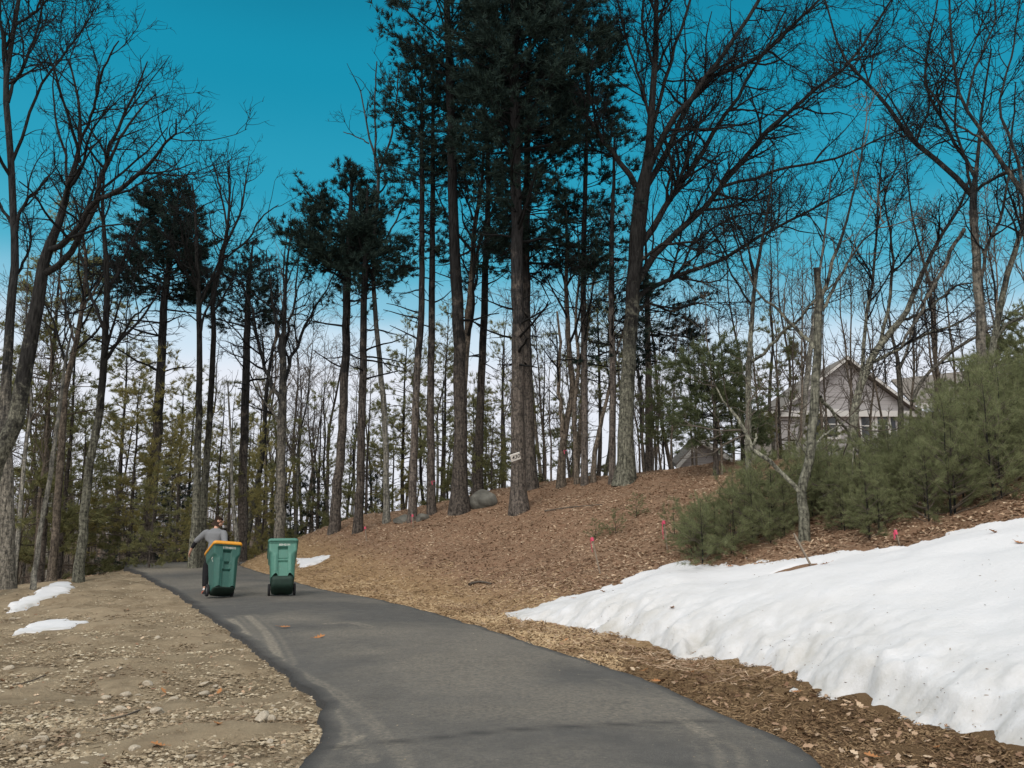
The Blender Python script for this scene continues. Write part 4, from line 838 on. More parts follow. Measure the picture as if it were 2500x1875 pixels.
def _yp(q, px, d, lo):
    if 1905 < px < 2025 and d < 15.2: return
    x, y = wood_pos(px, d); want = at(px, _top(px) + lo, d)[2] - H(x, y); hh = (2.6, 3.4, 1.5)[q]; s_ = max(want / hh, (.30, .26, .45)[q] * prng.uniform(.9, 1.3))
    if want < .25: return
    place(young[q], x, y, prng.uniform(0, 6.28), min(s_, 1.25), yl[q], ['waist-high pine saplings', 'tall pine saplings in the thicket', 'low pine saplings in the leaf litter'][q])
for q, px, d in YP: _yp(q, px, d, 190 * prng.rand() - 35)
for px, d, s_ in [(1550, 19.5, .35), (1500, 19.0, .35), (1450, 19, .3)]:
    x, y = wood_pos(px, d); place(young[2], x, y, prng.uniform(0, 6.28), s_, yl[2], 'low pine saplings in the leaf litter')
fl_ = proto_pine(5.2, .06, 305, 1.6, lambda t, a: 2.0 * math.sqrt(max(.02, 1 - (1.7 * t - .55) ** 2)) * (.8 + .2 * math.sin(3 * a)), 'needle_young', 'young_pine', 'twig', per=7, dz=.36, m=15, ln=.17, w=.018, dens=4.6, step=.09, el=(0, 22), sp=.5)
pine('young_pine', 'bushy green pine before the garage gable, rounded crown against the white sky', 22.0, [(1748, 1165, 15), (1747, 1080, 12), (1744, 980, 9), (1742, 900, 5), (1741, 862, 3)],
     [(1075, 866, 118, 100, dict(per=8, dz=.27, dens=4.6, m=15, w=.017, ln=.17, step=.10, shape='round', el=(-6, 22)))], 44, needles='needle_bushy')
pine('young_pine', 'second bushy pine, lower and right of the rounded one by the garage', 24.0, [(1815, 1165, 11), (1812, 1060, 8), (1808, 950, 4)],
     [(1110, 955, 62, 60, dict(per=7, dz=.28, dens=4.4, m=14, w=.017, ln=.17, step=.10, shape='round', el=(-6, 22)))], 45, needles='needle_bushy')
x, y = wood_pos(1905, 31); place(under[2], x, y, 1.2, .98, 'narrow dark pine left of the house gable, against the white sky')
x, y = wood_pos(1620, 27); place(fl_, x, y, 4.0, .5, 'small green pine at the crest end left of the garage gable')
for i, (px, d, s_) in enumerate([(2490, 24, .66), (2420, 27, .62), (2570, 22, .7)]):
    x, y = wood_pos(px, d); place(fl_, x, y, i * 1.3, s_, ['tall bushy pine at the right edge behind the saplings', 'bushy pine in front of the right-hand house roof', 'bushy pine beyond the right edge behind the saplings'][i])

# ------------------------------------------------------------------ the grey house behind the trees
M['siding'], N, L, b = mat('mauve_grey_siding', .8, .2)
p = objc(N); sp_ = N.new('ShaderNodeSeparateXYZ'); L.new(p, sp_.inputs[0])
lap = math_(N, L, 'FRACT', math_(N, L, 'MULTIPLY', sp_.outputs[2], 5.2))
L.new(mix(N, L, rampn(N, L, lap, [(.0, (1, 1, 1)), (.10, (0, 0, 0))]), mix(N, L, noise(N, L, p, 4), (.33, .318, .32), (.38, .366, .37)), (.14, .125, .13)), b.inputs['Base Color'])
bump(N, L, b, lap, .6, .02)
M['roof'], N, L, b = mat('brown_grey_shingle', .95, .1)
p = objc(N); br = N.new('ShaderNodeTexBrick'); br.inputs['Scale'].default_value = 5; mp_ = N.new('ShaderNodeMapping'); mp_.inputs['Rotation'].default_value = (math.pi / 2, 0, 0); L.new(p, mp_.inputs[0]); L.new(mp_.outputs[0], br.inputs['Vector'])
br.inputs['Color1'].default_value = (.20, .18, .16, 1); br.inputs['Color2'].default_value = (.15, .135, .12, 1); br.inputs['Mortar'].default_value = (.08, .07, .06, 1)
L.new(mix(N, L, noise(N, L, p, 12), br.outputs[0], (.19, .17, .15)), b.inputs['Base Color'])
M['trim'] = simple('white_trim', (.52, .51, .49), .6, .3, .05)
M['glass'] = simple('dark_window_glass', (.03, .035, .04), .08, .5, .1)
M['shutter'] = simple('dark_shutter', (.045, .05, .06), .6, .3, .1)
hx, hy, hz = 15.0, 40.0, H(15, 40) - .6
house = empty('house', (hx, hy, hz), 'large mauve-grey sided house behind the young pines, white trim and a steep front gable', 'house')
def hp(px, row, d): return at(px, row, d) - np.array([hx, hy, hz])
def loc2(px, row, d=40.0): q = hp(px, row, d); return q[0], q[2]
# main block with the front gable
pk, el_, er_ = loc2(2064, 880), loc2(1905, 1002), loc2(2222, 1000)
g = Geo(); g.poly([(el_[0], 0, 0), (er_[0], 0, 0), (er_[0], 0, er_[1]), (pk[0], 0, pk[1] - .12), (el_[0], 0, el_[1])], (0, 7, 0)); g.build('gable_wall', M['siding'], house, False)
def slope(a, c, y0, y1, th=.16): 
    g = Geo(); g.poly([(a[0], y0, a[1]), (c[0], y0, c[1]), (c[0], y0, c[1] + th), (a[0], y0, a[1] + th)], (0, y1 - y0, 0)); return g
e1 = (el_[0] - .35, el_[1] - .28); e2 = (er_[0] + .35, er_[1] - .25)
roof = Geo()
for a in (e1, e2): q = slope(a, pk, -.35, 7.5); roof.add(q.V[0], q.Q[0], q.T[0])
ro = roof.build('roof', M['roof'], house, False)
g = Geo()
for a in (e1, e2): g.poly([(a[0], -.40, a[1] - .02), (pk[0], -.40, pk[1] - .03), (pk[0], -.40, pk[1] + .10), (a[0], -.40, a[1] + .10)], (0, .045, 0))
g.build('rake_board', M['trim'], house, False)
g = Geo(); g.box(((el_[0] + er_[0]) / 2 - .1, -.12, el_[1] - .18), (er_[0] - el_[0] + 1.3, .235, .26)); g.build('fascia', M['trim'], house, False)
# right wing, its roof slope facing the drive
r0, r1, r2, r3 = loc2(2185, 930, 43), loc2(2620, 880, 43), loc2(2225, 992, 39.6), loc2(2640, 985, 39.6)
g = Geo(); g.poly([(r2[0], -.6, r2[1]), (r3[0], -.6, r3[1]), (r1[0], 3.4, r1[1]), (r0[0], 3.4, r0[1])], (0, .05, .15)); g.build('roof', M['roof'], house, False)
g = Geo(); g.box(((r2[0] + r3[0]) / 2 + .02, .42, r2[1] / 2 - .12), (r3[0] - r2[0] - .1, .25, r2[1] - .1)); g.build('wall', M['siding'], house, False)
g = Geo(); g.box(((r2[0] + r3[0]) / 2 + .1, -.64, r2[1] - .02), (r3[0] - r2[0] - .1, .05, .24)); g.build('gutter_board', M['trim'], house, False)
# lower wing roof on the left
l0, l1, l2, l3 = loc2(1800, 1040, 42), loc2(1935, 1030, 42), loc2(1815, 1125, 39.5), loc2(1925, 1122, 39.5)
g = Geo(); g.poly([(l2[0], -.5, l2[1]), (l3[0], -.5, l3[1]), (l1[0], 2.2, l1[1]), (l0[0], 2.2, l0[1])], (0, .05, .15)); g.build('roof', M['roof'], house, False)
g = Geo(); g.box(((l2[0] + l3[0]) / 2, .3, l2[1] / 2 - .2), (l3[0] - l2[0] - .05, .25, l2[1] - .2)); g.build('wall', M['siding'], house, False)
# garage gable with white rakes, turned a little
d3 = 34.0
gp, ga, gb_ = hp(1708, 1076, d3), hp(1648, 1140, d3), hp(1790, 1126, d3)
g = Geo(); base = hp(1700, 1215, d3)[2]
bk = np.array([.75, 5.0, .0])
g.poly([(ga[0] + .12, ga[1], base), (gb_[0] - .1, gb_[1], base), (gb_[0] - .1, gb_[1], gb_[2]), (gp[0], gp[1], gp[2] - .10), (ga[0] + .12, ga[1], ga[2])], bk); g.build('garage_wall', M['siding'], house, False)
g = Geo()
for a in (ga, gb_): g.poly([(a[0], a[1] - .25, a[2] - .05), (gp[0], gp[1] - .25, gp[2]), (gp[0], gp[1] - .25, gp[2] + .14), (a[0], a[1] - .25, a[2] + .09)], bk + np.array([0, .3, .55]))
g.build('garage_roof', M['roof'], house, False)
g = Geo()
for a in (ga, gb_): g.poly([(a[0], a[1] - .31, a[2] - .16), (gp[0], gp[1] - .31, gp[2] - .14), (gp[0], gp[1] - .31, gp[2] + .06), (a[0], a[1] - .31, a[2] + .03)], (0, .05, 0))
g.build('rake_board', M['trim'], house, False)
for px, row in [(2026, 1036), (2118, 1040), (2150, 1040), (2330, 1015)]:
    x_, z_ = loc2(px, row); w_, h_ = .62, 1.15; y_ = -.02 if px < 2200 else .27
    fr = Geo(); 
    for sx in (-1, 1): fr.box((x_ + sx * (w_ / 2 + .06), y_ - .035, z_), (.12, .07, h_ + .24))
    for sz in (-1, 1): fr.box((x_, y_ - .035, z_ + sz * (h_ / 2 + .06)), (w_, .07, .12))
    fr.box((x_, y_ - .03, z_), (w_, .05, .05)); wv = fr.build('window', M['trim'], house, False)
    pg = Geo(); pg.box((x_, y_ - .008, z_), (w_, .012, h_)); pg.build('pane', M['glass'], wv, False)
for px, row in [(2000, 1036), (2096, 1040), (2176, 1040)]:
    x_, z_ = loc2(px, row); g = Geo(); g.box((x_, -.04, z_), (.34, .06, 1.3))
    for kk in range(11): g.box((x_, -.075, z_ - .56 + kk * .112), (.27, .012, .05))
    g.build('shutter', M['shutter'], house, False)

# ------------------------------------------------------------------ number board on the pine
def text_mesh(s, size, shear=0., bold=0., depth=.001):
    c = bpy.data.curves.new('lettering', 'FONT'); c.body = s; c.size = size; c.shear = shear; c.offset = bold; c.extrude = depth; c.align_x = 'CENTER'; c.align_y = 'CENTER'
    o = bpy.data.objects.new('lettering', c); COL.objects.link(o)
    dg = bpy.context.evaluated_depsgraph_get(); me = bpy.data.meshes.new_from_object(o.evaluated_get(dg)); bpy.data.objects.remove(o); me.materials.clear(); return me
dS = dist(1268, 1250, 22); dS -= 17 / F * dS + .15; ctr = at(1258.3, 1115.5, dS); s_ = dS / F
uu = np.array([23.1, 5.0, 8.2]) * s_; vv = np.array([2.1, 9.0, -16.6]) * s_
vv = vv - uu * (uu @ vv) / (uu @ uu); wS, hS = np.linalg.norm(uu), np.linalg.norm(vv)
ux, uy_ = Vector(uu / wS), Vector(-vv / hS); un = ux.cross(uy_)
Ms = Matrix((ux, uy_, un)).transposed().to_4x4(); Ms.translation = Vector(ctr)
sg = empty('number_board', ctr, 'small white board with black italic numerals nailed aslant to a pine trunk', 'sign'); sg.matrix_world = Ms
M['board'] = simple('white_board_paint', (.80, .78, .74), .6, .3, .04)
g = Geo(); g.box((0, 0, 0), (wS, hS, .018)); o = g.build('board', M['board'], sg, False)
bv = o.modifiers.new('bevel', 'BEVEL'); bv.width = .003; bv.segments = 2
tm = text_mesh('430', hS * .74, .25, .0012); o = link('numerals', tm, M['black'], sg, (0.004, -.003, .0105))
g = Geo()
for sx in (-1, 1): tubes(g, np.array([[sx * wS * .44, 0, -.14], [sx * wS * .44, 0, .012]]), np.array([.003, .003]), 6)
g.build('nail', M['black'], sg)

# ------------------------------------------------------------------ survey stakes with pink tape
def stake(top, base, label, tape=True, w=.035, on_snow=False, tl=.22, hide=0.):
    b3 = ground(*base); 
    if on_snow: b3[2] = snow_z(b3[0], b3[1])
    t3 = at(top[0], top[1], b3[1] - (.0 if not hide else hide)); ax = t3 - b3; Ln = np.linalg.norm(ax); ax = ax / Ln
    e = empty('survey_stake' if tape else 'wooden_stake', b3, label, 'stake')
    q = Vector(ax).to_track_quat('Z', 'Y').to_matrix()
    g = Geo(); P = np.array([[x, y, z] for z in (-.15, Ln - .02, Ln) for x, y in ((-w / 2, -w * .3), (w / 2, -w * .3), (w / 2, w * .3), (-w / 2, w * .3))]) 
    P[8:, :2] *= .8; P = np.array([tuple(q @ Vector(p)) for p in P])
    Q_ = [[k + i, k + (i + 1) % 4, k + 4 + (i + 1) % 4, k + 4 + i] for k in (0, 4) for i in range(4)] + [[8, 9, 10, 11], [3, 2, 1, 0]]
    g.add(P, Q_); g.build('post', M['stake'], e, False)
    if tape:
        g = Geo(); r = w * .78
        for z0_, z1_ in ((Ln - .085, Ln - .02),):
            a = np.linspace(0, 2 * math.pi, 10)[:-1]; V_ = np.array([[math.cos(x) * r * 1.1, math.sin(x) * r, z] for z in (z0_, z1_) for x in a]); V_ = np.array([tuple(q @ Vector(p)) for p in V_]); n_ = 9
            g.add(V_, [[i, (i + 1) % n_, n_ + (i + 1) % n_, n_ + i] for i in range(n_)])
        for k in range(2):      # two hanging tails
            zz = np.linspace(0, 1, 7); xx = (k - .3) * .03 + .012 * np.sin(zz * 5 + k * 2); yy = -r - .006 - .012 * zz; l_ = tl * (1 - .3 * k)
            V_ = [[xx[i] + sx * .014, yy[i] + .004 * sx, Ln - .05 - zz[i] * l_] for i in range(7) for sx in (-1, 1)]; V_ = np.array([tuple(q @ Vector(p)) for p in V_])
            g.add(V_, [[2 * i, 2 * i + 1, 2 * i + 3, 2 * i + 2] for i in range(6)])
        g.build('tape', M['pink'], e)
    return e
stake((1444, 1309), (1466, 1404), 'tall leaning stake with pink tape in the leaf litter above the snow tip')
stake((1620, 1268), (1629, 1342), 'stake with long pink tape standing before the low green saplings', tl=.30)
stake((1938, 1302), (1982, 1384), 'bare grey wooden stake tilted left, sticking out of the snow', False, .036, True)
stake((2184, 1290), (2196, 1330), 'short stake with pink tape half hidden behind the snow crest', True, .028, tl=.10)
stake((1007, 1254), (1009, 1288), 'small far stake with pink tape at the foot of the pines')
stake((891, 1284), (895, 1322), 'leftmost small pink-taped stake on the brown hillside', tl=.12)
def trunk_tape(px, row, d, r, label, rise=.02):
    c = at(px, row, d); g = Geo(); a = np.linspace(0, 2 * math.pi, 15)[:-1]; n_ = 14
    V_ = [[math.cos(x) * r, math.sin(x) * r, z + rise * math.sin(x)] for z in (-.014, .014) for x in a]; g.add(V_, [[i, (i + 1) % n_, n_ + (i + 1) % n_, n_ + i] for i in range(n_)])
    zz = np.linspace(0, 1, 6); V_ = [[r * .2 + sx * .010 + .02 * z, -r - .01, -.01 - z * .11] for z in zz for sx in (-1, 1)]; g.add(V_, [[2 * i, 2 * i + 1, 2 * i + 3, 2 * i + 2] for i in range(5)])
    tag(g.build('pink_tape', M['pink'], None, loc=c), label, 'tape')
trunk_tape(1374, 1099, dist(1370, 1188, 26.5), 9.6 / F * dist(1370, 1188, 26.5), 'pink tape tied round the crooked oak on the crest'); trunk_tape(1053, 1174, dist(1055, 1256, 26), 10.4 / F * dist(1055, 1256, 26), 'pink tape tied round a slim dark pine trunk')

# ------------------------------------------------------------------ rocks, stones
def rock_mesh(name, seed, sub=3, sc=(1, .8, .6), am=.35):
    bm = bmesh.new(); bmesh.ops.create_icosphere(bm, subdivisions=sub, radius=1); rr = np.random.RandomState(seed); pl = [(unit(rr.randn(3)), rr.uniform(.55, .9)) for _ in range(9)]
    for v in bm.verts:
        p = np.array(v.co); 
        for nrm, dd in pl:
            k = p @ nrm
            if k > dd: p = p - nrm * (k - dd) * .9
        p = p * (1 + am * .3 * float(vn(p[0] * 2 + p[2] * 1.7, p[1] * 2 - p[2], .7, seed)))
        v.co = p * np.array(sc)
    me = bpy.data.meshes.new(name); bm.to_mesh(me); bm.free(); return me
for px, row, sc, lb, d in [(1178, 1222, (.46, .38, .36), 'large rounded grey boulder under the pines beside the thick trunk', 26.0), (982, 1262, (.27, .22, .18), 'small pale boulder at the foot of the slim pines', 26.5), (1030, 1256, (.22, .2, .16), 'grey rock between two slim pine trunks', 26.8), (1466, 1330, (.001, .001, .001), None, 0)]:
    if lb is None: continue
    x, y, _z = ground(px, row + 14); o = link('boulder', rock_mesh('boulder', int(px), 4, sc), M['boulder'], loc=(x, y, H(x, y) + sc[2] * .35)); tag(o, lb, 'rock')
rr = np.random.RandomState(77)
st_m = [rock_mesh('stone', 400 + i, 2, s, .5) for i, s in enumerate([(1, .75, .4), (.9, .7, .55), (1.2, .6, .35), (.8, .8, .45), (1, .5, .5)])]
for m_ in st_m: m_.materials.append(M['stone'])
def stone(px, row, size, label, group=None, k=None):
    b3 = ground(px, row); k = rr.randint(5) if k is None else k
    o = bpy.data.objects.new('stone', st_m[k]); COL.objects.link(o); o.location = (b3[0], b3[1], b3[2] + size * .18); o.scale = (size,) * 3
    o.rotation_euler = (rr.uniform(-.4, .4), rr.uniform(-.4, .4), rr.uniform(0, 6.28)); tag(o, label, 'stone', group)
stone(638, 1760, .115, 'largest grey slab of stone in the dirt near the drive edge', k=2)
stone(381, 1746, .10, 'grey upright angular stone in the middle of the dirt bank', k=1)
stone(305, 1702, .085, 'flat pale tan stone on the dirt bank, left of the middle', k=0)
stone(497, 1700, .085, 'long tan slab of stone half sunk in the dirt', k=2)
stone(362, 1674, .08, 'white-crusted stone upslope on the dirt bank', k=3)
stone(328, 1836, .075, 'smooth round pale stone near the bottom of the dirt bank', k=3)
stone(21, 1637, .08, 'pale stone at the left edge of the dirt bank', k=1)
for i in range(130):
    px, row = rr.uniform(-20, 770), 1400 + 480 * rr.rand() ** .75
    g3 = ground(px, row); sl_ = -sdist([g3[0]], [g3[1]], EL)[0]
    if sl_ < .12: continue
    stone(px, row, (.018 + .055 * rr.rand() ** 2.5), 'small pale stone lying loose on the stony dirt bank', 'small loose stones on the dirt bank')

# ------------------------------------------------------------------ loose cover: leaves, chips, gravel
def area(n, y0, y1, x0f, x1f, cond, seed, pw=1.0):
    r = np.random.RandomState(seed); u_ = r.rand(n); y = y0 * (y1 / y0) ** (u_ ** pw); x = (x0f + (x1f - x0f) * r.rand(n)) * y
    z, a, b_ = land(x, y); k = cond(x, y, a, b_, r); return np.stack([x[k], y[k], z[k]], 1), r
def leaves(name, P, r, smin, smax, matn, label, cat, lift=.012, lobed=False):
    N = len(P); s = smin + (smax - smin) * r.rand(N, 1); ya = r.rand(N) * 6.283
    X = np.stack([np.cos(ya), np.sin(ya), r.randn(N) * .35], 1); X = unit(X); up = unit(np.stack([r.randn(N) * .45, r.randn(N) * .45, np.ones(N)], 1)); Yv = unit(np.cross(up, X)); Zv = np.cross(X, Yv)
    cu = (r.rand(N, 1) - .25) * .8
    pts = [(-.5, 0, 0), (-.12, .27, 1), (.02, .14, .4), (.2, .3, 1), (.5, 0, .3), (.2, -.3, 1), (.02, -.14, .4), (-.12, -.27, 1)]
    V = np.stack([P + np.array([0, 0, lift]) + s * (a * X + b_ * Yv + c * cu * .3 * Zv) for a, b_, c in pts], 1)
    i = np.arange(N)[:, None, None] * 8; T = i + np.array([[0, 1, 2], [2, 3, 4], [4, 5, 6], [6, 7, 0], [0, 2, 6], [2, 4, 6]])[None]
    o = link(name, mesh_np(name, V, None, T, False), M[matn]); return tag(o, label, cat, None, 'stuff')
def slivers(name, P, r, lmin, lmax, w, matn, label, cat, lift=.01, tilt=.25):
    N = len(P); l = lmin + (lmax - lmin) * r.rand(N, 1) ** 1.5; ya = r.rand(N) * 6.283; X = unit(np.stack([np.cos(ya), np.sin(ya), r.randn(N) * tilt], 1)); up = unit(np.stack([r.randn(N) * .5, r.randn(N) * .5, np.ones(N)], 1)); Yv = unit(np.cross(up, X)) * w * (.5 + r.rand(N, 1)); C = P + np.array([0, 0, lift])
    Zv = np.cross(X, unit(Yv)) * w * .4
    V = np.stack([C - X * l / 2 - Yv / 2, C - X * l / 2 + Yv / 2, C + X * l / 2 + Yv * .3, C + X * l / 2 - Yv * .3, C - X * l * .3 + Zv, C + X * l * .3 + Zv], 1); i = np.arange(N)[:, None, None] * 6
    o = link(name, mesh_np(name, V, None, i + np.array([[0, 4, 1], [1, 4, 5], [1, 5, 2], [2, 5, 3], [3, 5, 4], [3, 4, 0]])[None], False), M[matn]); return tag(o, label, cat, None, 'stuff')
sn_poly = np.array([ground(*q)[:2] for q in snow_low] + [ground(*q)[:2] for q in snow_up[::-1]])
nosnow = lambda x, y: ~inside(x, y, sn_poly)
P, r = area(115000, 8, 34, -.34, .64, lambda x, y, a, b_, r: (a > 1.3 + r.rand(len(x)) * 1.2) & nosnow(x, y) & (r.rand(len(x)) < .75), 501, .8)
leaves('leaf_litter', P, r, .035, .085, 'litter', 'brown oak leaf litter covering the hillside', 'leaf litter')
P, r = area(30000, 9, 34, -.34, .40, lambda x, y, a, b_, r: (a > .5) & nosnow(x, y), 502, .9)
slivers('twig_litter', P, r, .05, .24, .008, 'litter', 'twigs and needles strewn over the brown hillside', 'twigs', .02)
P, r = area(60000, 3.9, 12, -.1, .62, lambda x, y, a, b_, r: (a > -.06 - .12 * (r.rand(len(x)) < .05)) & (a < 2.6) & nosnow(x, y), 503, 1.1)
slivers('wood_chip_mulch', P, r, .015, .085, .011, 'chips', 'brown bark and wood chips between the drive and the snow', 'wood chips', .008, .35)
P, r = area(60000, 9.5, 32, -.34, .12, lambda x, y, a, b_, r: (a > -.05 - .15 * (r.rand(len(x)) < .08)) & (a < 1.1 + 2.0 * r.rand(len(x)) ** 2) & nosnow(x, y), 504, 1.)
slivers('straw_mulch', P, r, .04, .15, .016, 'straw', 'pale straw and chips along the right edge of the drive', 'straw', .012, .3)
P, r = area(3000, 3.9, 14, -.05, .62, lambda x, y, a, b_, r: (a > .1) & (a < 2.4) & nosnow(x, y), 505, 1.1)
leaves('fallen_leaves', P, r, .04, .095, 'litter', 'dry leaves lying on the bark mulch', 'leaves', .02)
def gravel(name, P, r, smin, smax, matn, label, cat):
    N = len(P); s = smin + (smax - smin) * r.rand(N, 1, 1) ** 4.5; a = r.rand(N) * 6.28; ca, sa = np.cos(a), np.sin(a)
    o_ = np.array([[1, 0, 0], [0, 1, 0], [-1, 0, 0], [0, -1, 0], [0, 0, .7], [0, 0, -.7]]) ; V = o_[None] * (.6 + .7 * r.rand(N, 6, 3)); V[:, :, :2] += r.randn(N, 6, 2) * .15
    V = np.stack([V[:, :, 0] * ca[:, None] - V[:, :, 1] * sa[:, None], V[:, :, 0] * sa[:, None] + V[:, :, 1] * ca[:, None], V[:, :, 2] * .6], -1) * s + P[:, None] + np.array([0, 0, .008])
    i = np.arange(N)[:, None, None] * 6; T = i + np.array([[0, 1, 4], [1, 2, 4], [2, 3, 4], [3, 0, 4], [1, 0, 5], [2, 1, 5], [3, 2, 5], [0, 3, 5]])[None]
    tag(link(name, mesh_np(name, V, None, T, False), M[matn]), label, cat, None, 'stuff')
P, r = area(64000, 4.0, 30, -.62, -.05, lambda x, y, a, b_, r: (b_ > -.02) & (x > -14) & (vn(x, y, .8, 41) + .75 * r.rand(len(x)) > .0), 506, 1.1)
gravel('gravel', P, r, .004, .032, 'gravel', 'loose gravel and clods on the dirt bank', 'gravel')
P, r = area(90000, 4.0, 16, -.62, -.05, lambda x, y, a, b_, r: (b_ > .0) & (x > -14) & (vn(x, y, .6, 43) + .4 * r.rand(len(x)) > .1), 515, 1.1)
gravel('soil_clods', P, r, .004, .030, 'clod', 'crumbled soil clods on the dirt bank', 'soil')
P, r = area(5000, 4.0, 28, -.62, -.05, lambda x, y, a, b_, r: (b_ > .05) & (x > -14) & (r.rand(len(x)) < .5), 507, 1.1)
slivers('twig_debris', P, r, .02, .16, .007, 'dry_bits', 'bits of straw and twig scattered on the dirt bank', 'twigs', .02)
P, r = area(900, 4.0, 28, -.62, -.05, lambda x, y, a, b_, r: (b_ > .05) & (x > -14), 508, 1.0)
leaves('leaf_scraps', P, r, .03, .07, 'litter', 'scraps of dry leaf on the dirt bank', 'leaves', .02)
P, r = area(2600, 4.0, 26, -.5, .4, lambda x, y, a, b_, r: ((a < -.02) & (b_ < -.02)) & (r.rand(len(x)) < np.exp(-np.minimum(-a, -b_) / .4) + .12), 509, 1.0)
P[:, 2] += .045 + .03; gravel('grit', P, r, .003, .010, 'gravel', 'grit and crumbs strewn on the asphalt', 'grit')
P, r = area(14000, 24, 60, -.62, -.2, lambda x, y, a, b_, r: ((x < -12.6) | (y > 37)) & (a < 0) & (b_ > .3), 510, 1.)
leaves('wood_floor_leaves', P, r, .08, .16, 'litter', 'brown leaves on the floor of the left wood', 'leaf litter')

P, r = area(9000, 5, 15, .08, .64, lambda x, y, a, b_, r: inside(x, y, sn_poly) & (r.rand(len(x)) < .02 + .5 * np.exp(-segdist(x, y, sn_poly[:len(snow_low)], False) / .35)), 512, 1.)
if len(P):
    _b = [snow_z(x, y) for x, y in P[:, :2]]; P[:, 2] = np.array(_b) - .004
    slivers('snow_debris', P, r, .006, .035, .008, 'chips', 'specks of bark and needle on the old snow', 'debris', .003)
# single fallen leaves that stand out
def oak_leaf_mesh(seed):
    r = np.random.RandomState(seed); pts = []
    for sgn in (1, -1):
        prof = [(-.5, .015), (-.34, .05), (-.24, .20), (-.14, .08), (0, .27), (.10, .10), (.24, .25), (.30, .10), (.42, .12), (.5, .0)]
        pts.append([(a, sgn * b_ * r.uniform(.85, 1.15)) for a, b_ in prof])
    g = Geo(); n = len(pts[0]); V = []
    for i in range(n):
        for x, y in ((pts[0][i]), (pts[0][i][0], 0), (pts[1][i])): V.append([x, y, .9 * y * y * 1.6 + .35 * (x + .1) ** 2 + r.randn() * .012])
    for i in range(n - 1):
        a = 3 * i; g_ = [[a, a + 1, a + 4, a + 3], [a + 1, a + 2, a + 5, a + 4]]; g.Q.append(np.array(g_))
    g.V.append(np.array(V)); g.n = len(V); tubes(g, np.array([[-.72, 0, .07], [-.5, 0, .05]]), np.array([.012, .01]), 4); return g.mesh('oak_leaf')
lm = [oak_leaf_mesh(600 + i) for i in range(3)]
for m_ in lm: m_.materials.append(M['orange_leaf'])
def leaf(px, row, size, label, on='ground', group=None):
    b3 = ground(px, row); z = snow_z(b3[0], b3[1]) if on == 'snow' else b3[2] + (.075 if on == 'road' else .02)
    o = bpy.data.objects.new('oak_leaf', lm[rr.randint(3)]); COL.objects.link(o); o.location = (b3[0], b3[1], z + .012); o.scale = (size,) * 3; o.rotation_euler = (rr.uniform(-.35, .35), rr.uniform(-.35, .35), rr.uniform(0, 6.28)); tag(o, label, 'leaf', group)
leaf(778, 1573, .17, 'orange-brown oak leaf lying on the asphalt, nearer of the two', 'road'); leaf(693, 1547, .17, 'brown curled leaf on the asphalt, farther of the two', 'road')
leaf(531, 1780, .14, 'orange lobed leaf on the dirt near the middle of the bank'); leaf(387, 1831, .13, 'pinkish orange leaf lowest on the dirt bank'); leaf(398, 1699, .12, 'reddish leaf among stones upslope on the dirt bank'); leaf(536, 1697, .13, 'tan leaf beside the long slab of stone on the dirt')
for i, (px, row, s) in enumerate([(2019, 1421, .15), (2431, 1351, .16), (2493, 1388, .15), (1643, 1533, .13), (1473, 1459, .13), (1781, 1391, .15), (1400, 1480, .10)]): leaf(px, row, s, 'brown oak leaf lying on the white snow', 'snow', 'leaves on the snow bank')
for i, (px, row, s) in enumerate([(1575, 1646, .11), (1945, 1700, .12), (1600, 1672, .11), (1380, 1570, .11), (1690, 1650, .10), (2130, 1860, .11), (2290, 1840, .10)]): leaf(px, row, s, 'tan oak leaf lying on the bark mulch strip', 'ground', 'leaves on the mulch')
def stick(pts, r, label, lift=.02, on=0.0, cat='twig'):
    P = np.array([ground(*q) for q in pts]); P[:, 2] += lift + on; c = P[0].copy(); P, Rr = resample(P - c, np.linspace(r, r * .5, len(P)), 14)
    g = Geo(); tubes(g, P, Rr, 6); tag(g.build('fallen_twig', M['twig_near'], None, loc=c), label, cat)
stick([(1267, 1836), (1290, 1848), (1330, 1853), (1380, 1852)], .006, 'thin curved twig lying on the asphalt in the foreground', .01, .07)
stick([(340, 1740), (300, 1755), (250, 1765)], .009, 'thin dark root sticking from the dirt bank'); stick([(110, 1655), (70, 1670), (30, 1678)], .008, 'short stick high on the dirt bank at left')
stick([(1145, 1432), (1170, 1425), (1200, 1430)], .03, 'broken branch lying low on the brown hillside', .04); stick([(1330, 1252), (1400, 1242), (1470, 1236)], .02, 'long thin fallen branch near the crest, right of the board tree', .04)

# ------------------------------------------------------------------ wheeled carts
def plastic(name, c):
    m, N, L, b = mat(name, .5, .35); p = objc(N); mp = N.new('ShaderNodeMapping'); mp.inputs['Scale'].default_value = (1, 1, .25); L.new(p, mp.inputs[0])
    n1, n2, n3 = noise(N, L, p, 3.5, 6, .7), noise(N, L, mp.outputs[0], 26, 6, .75), noise(N, L, p, 9, 8, .8)
    c1 = mix(N, L, n1, tuple(x * .75 for x in c), tuple(x * 1.25 for x in c))
    c1 = mix(N, L, rampn(N, L, n2, [(.55, (0, 0, 0)), (.72, (.55, .55, .55))]), c1, tuple(min(1, x * 1.5 + .05) for x in c))
    c1 = mix(N, L, rampn(N, L, n3, [(.56, (0, 0, 0)), (.72, (.6, .6, .6))]), c1, (.09, .085, .065))
    L.new(c1, b.inputs['Base Color']); L.new(math_(N, L, 'MULTIPLY_ADD', n2, .3, .38), b.inputs['Roughness']); return m
M['cart'] = plastic('green_plastic', (.024, .092, .074))
M['cart_pale'] = plastic('faded_green_plastic', (.062, .175, .135))
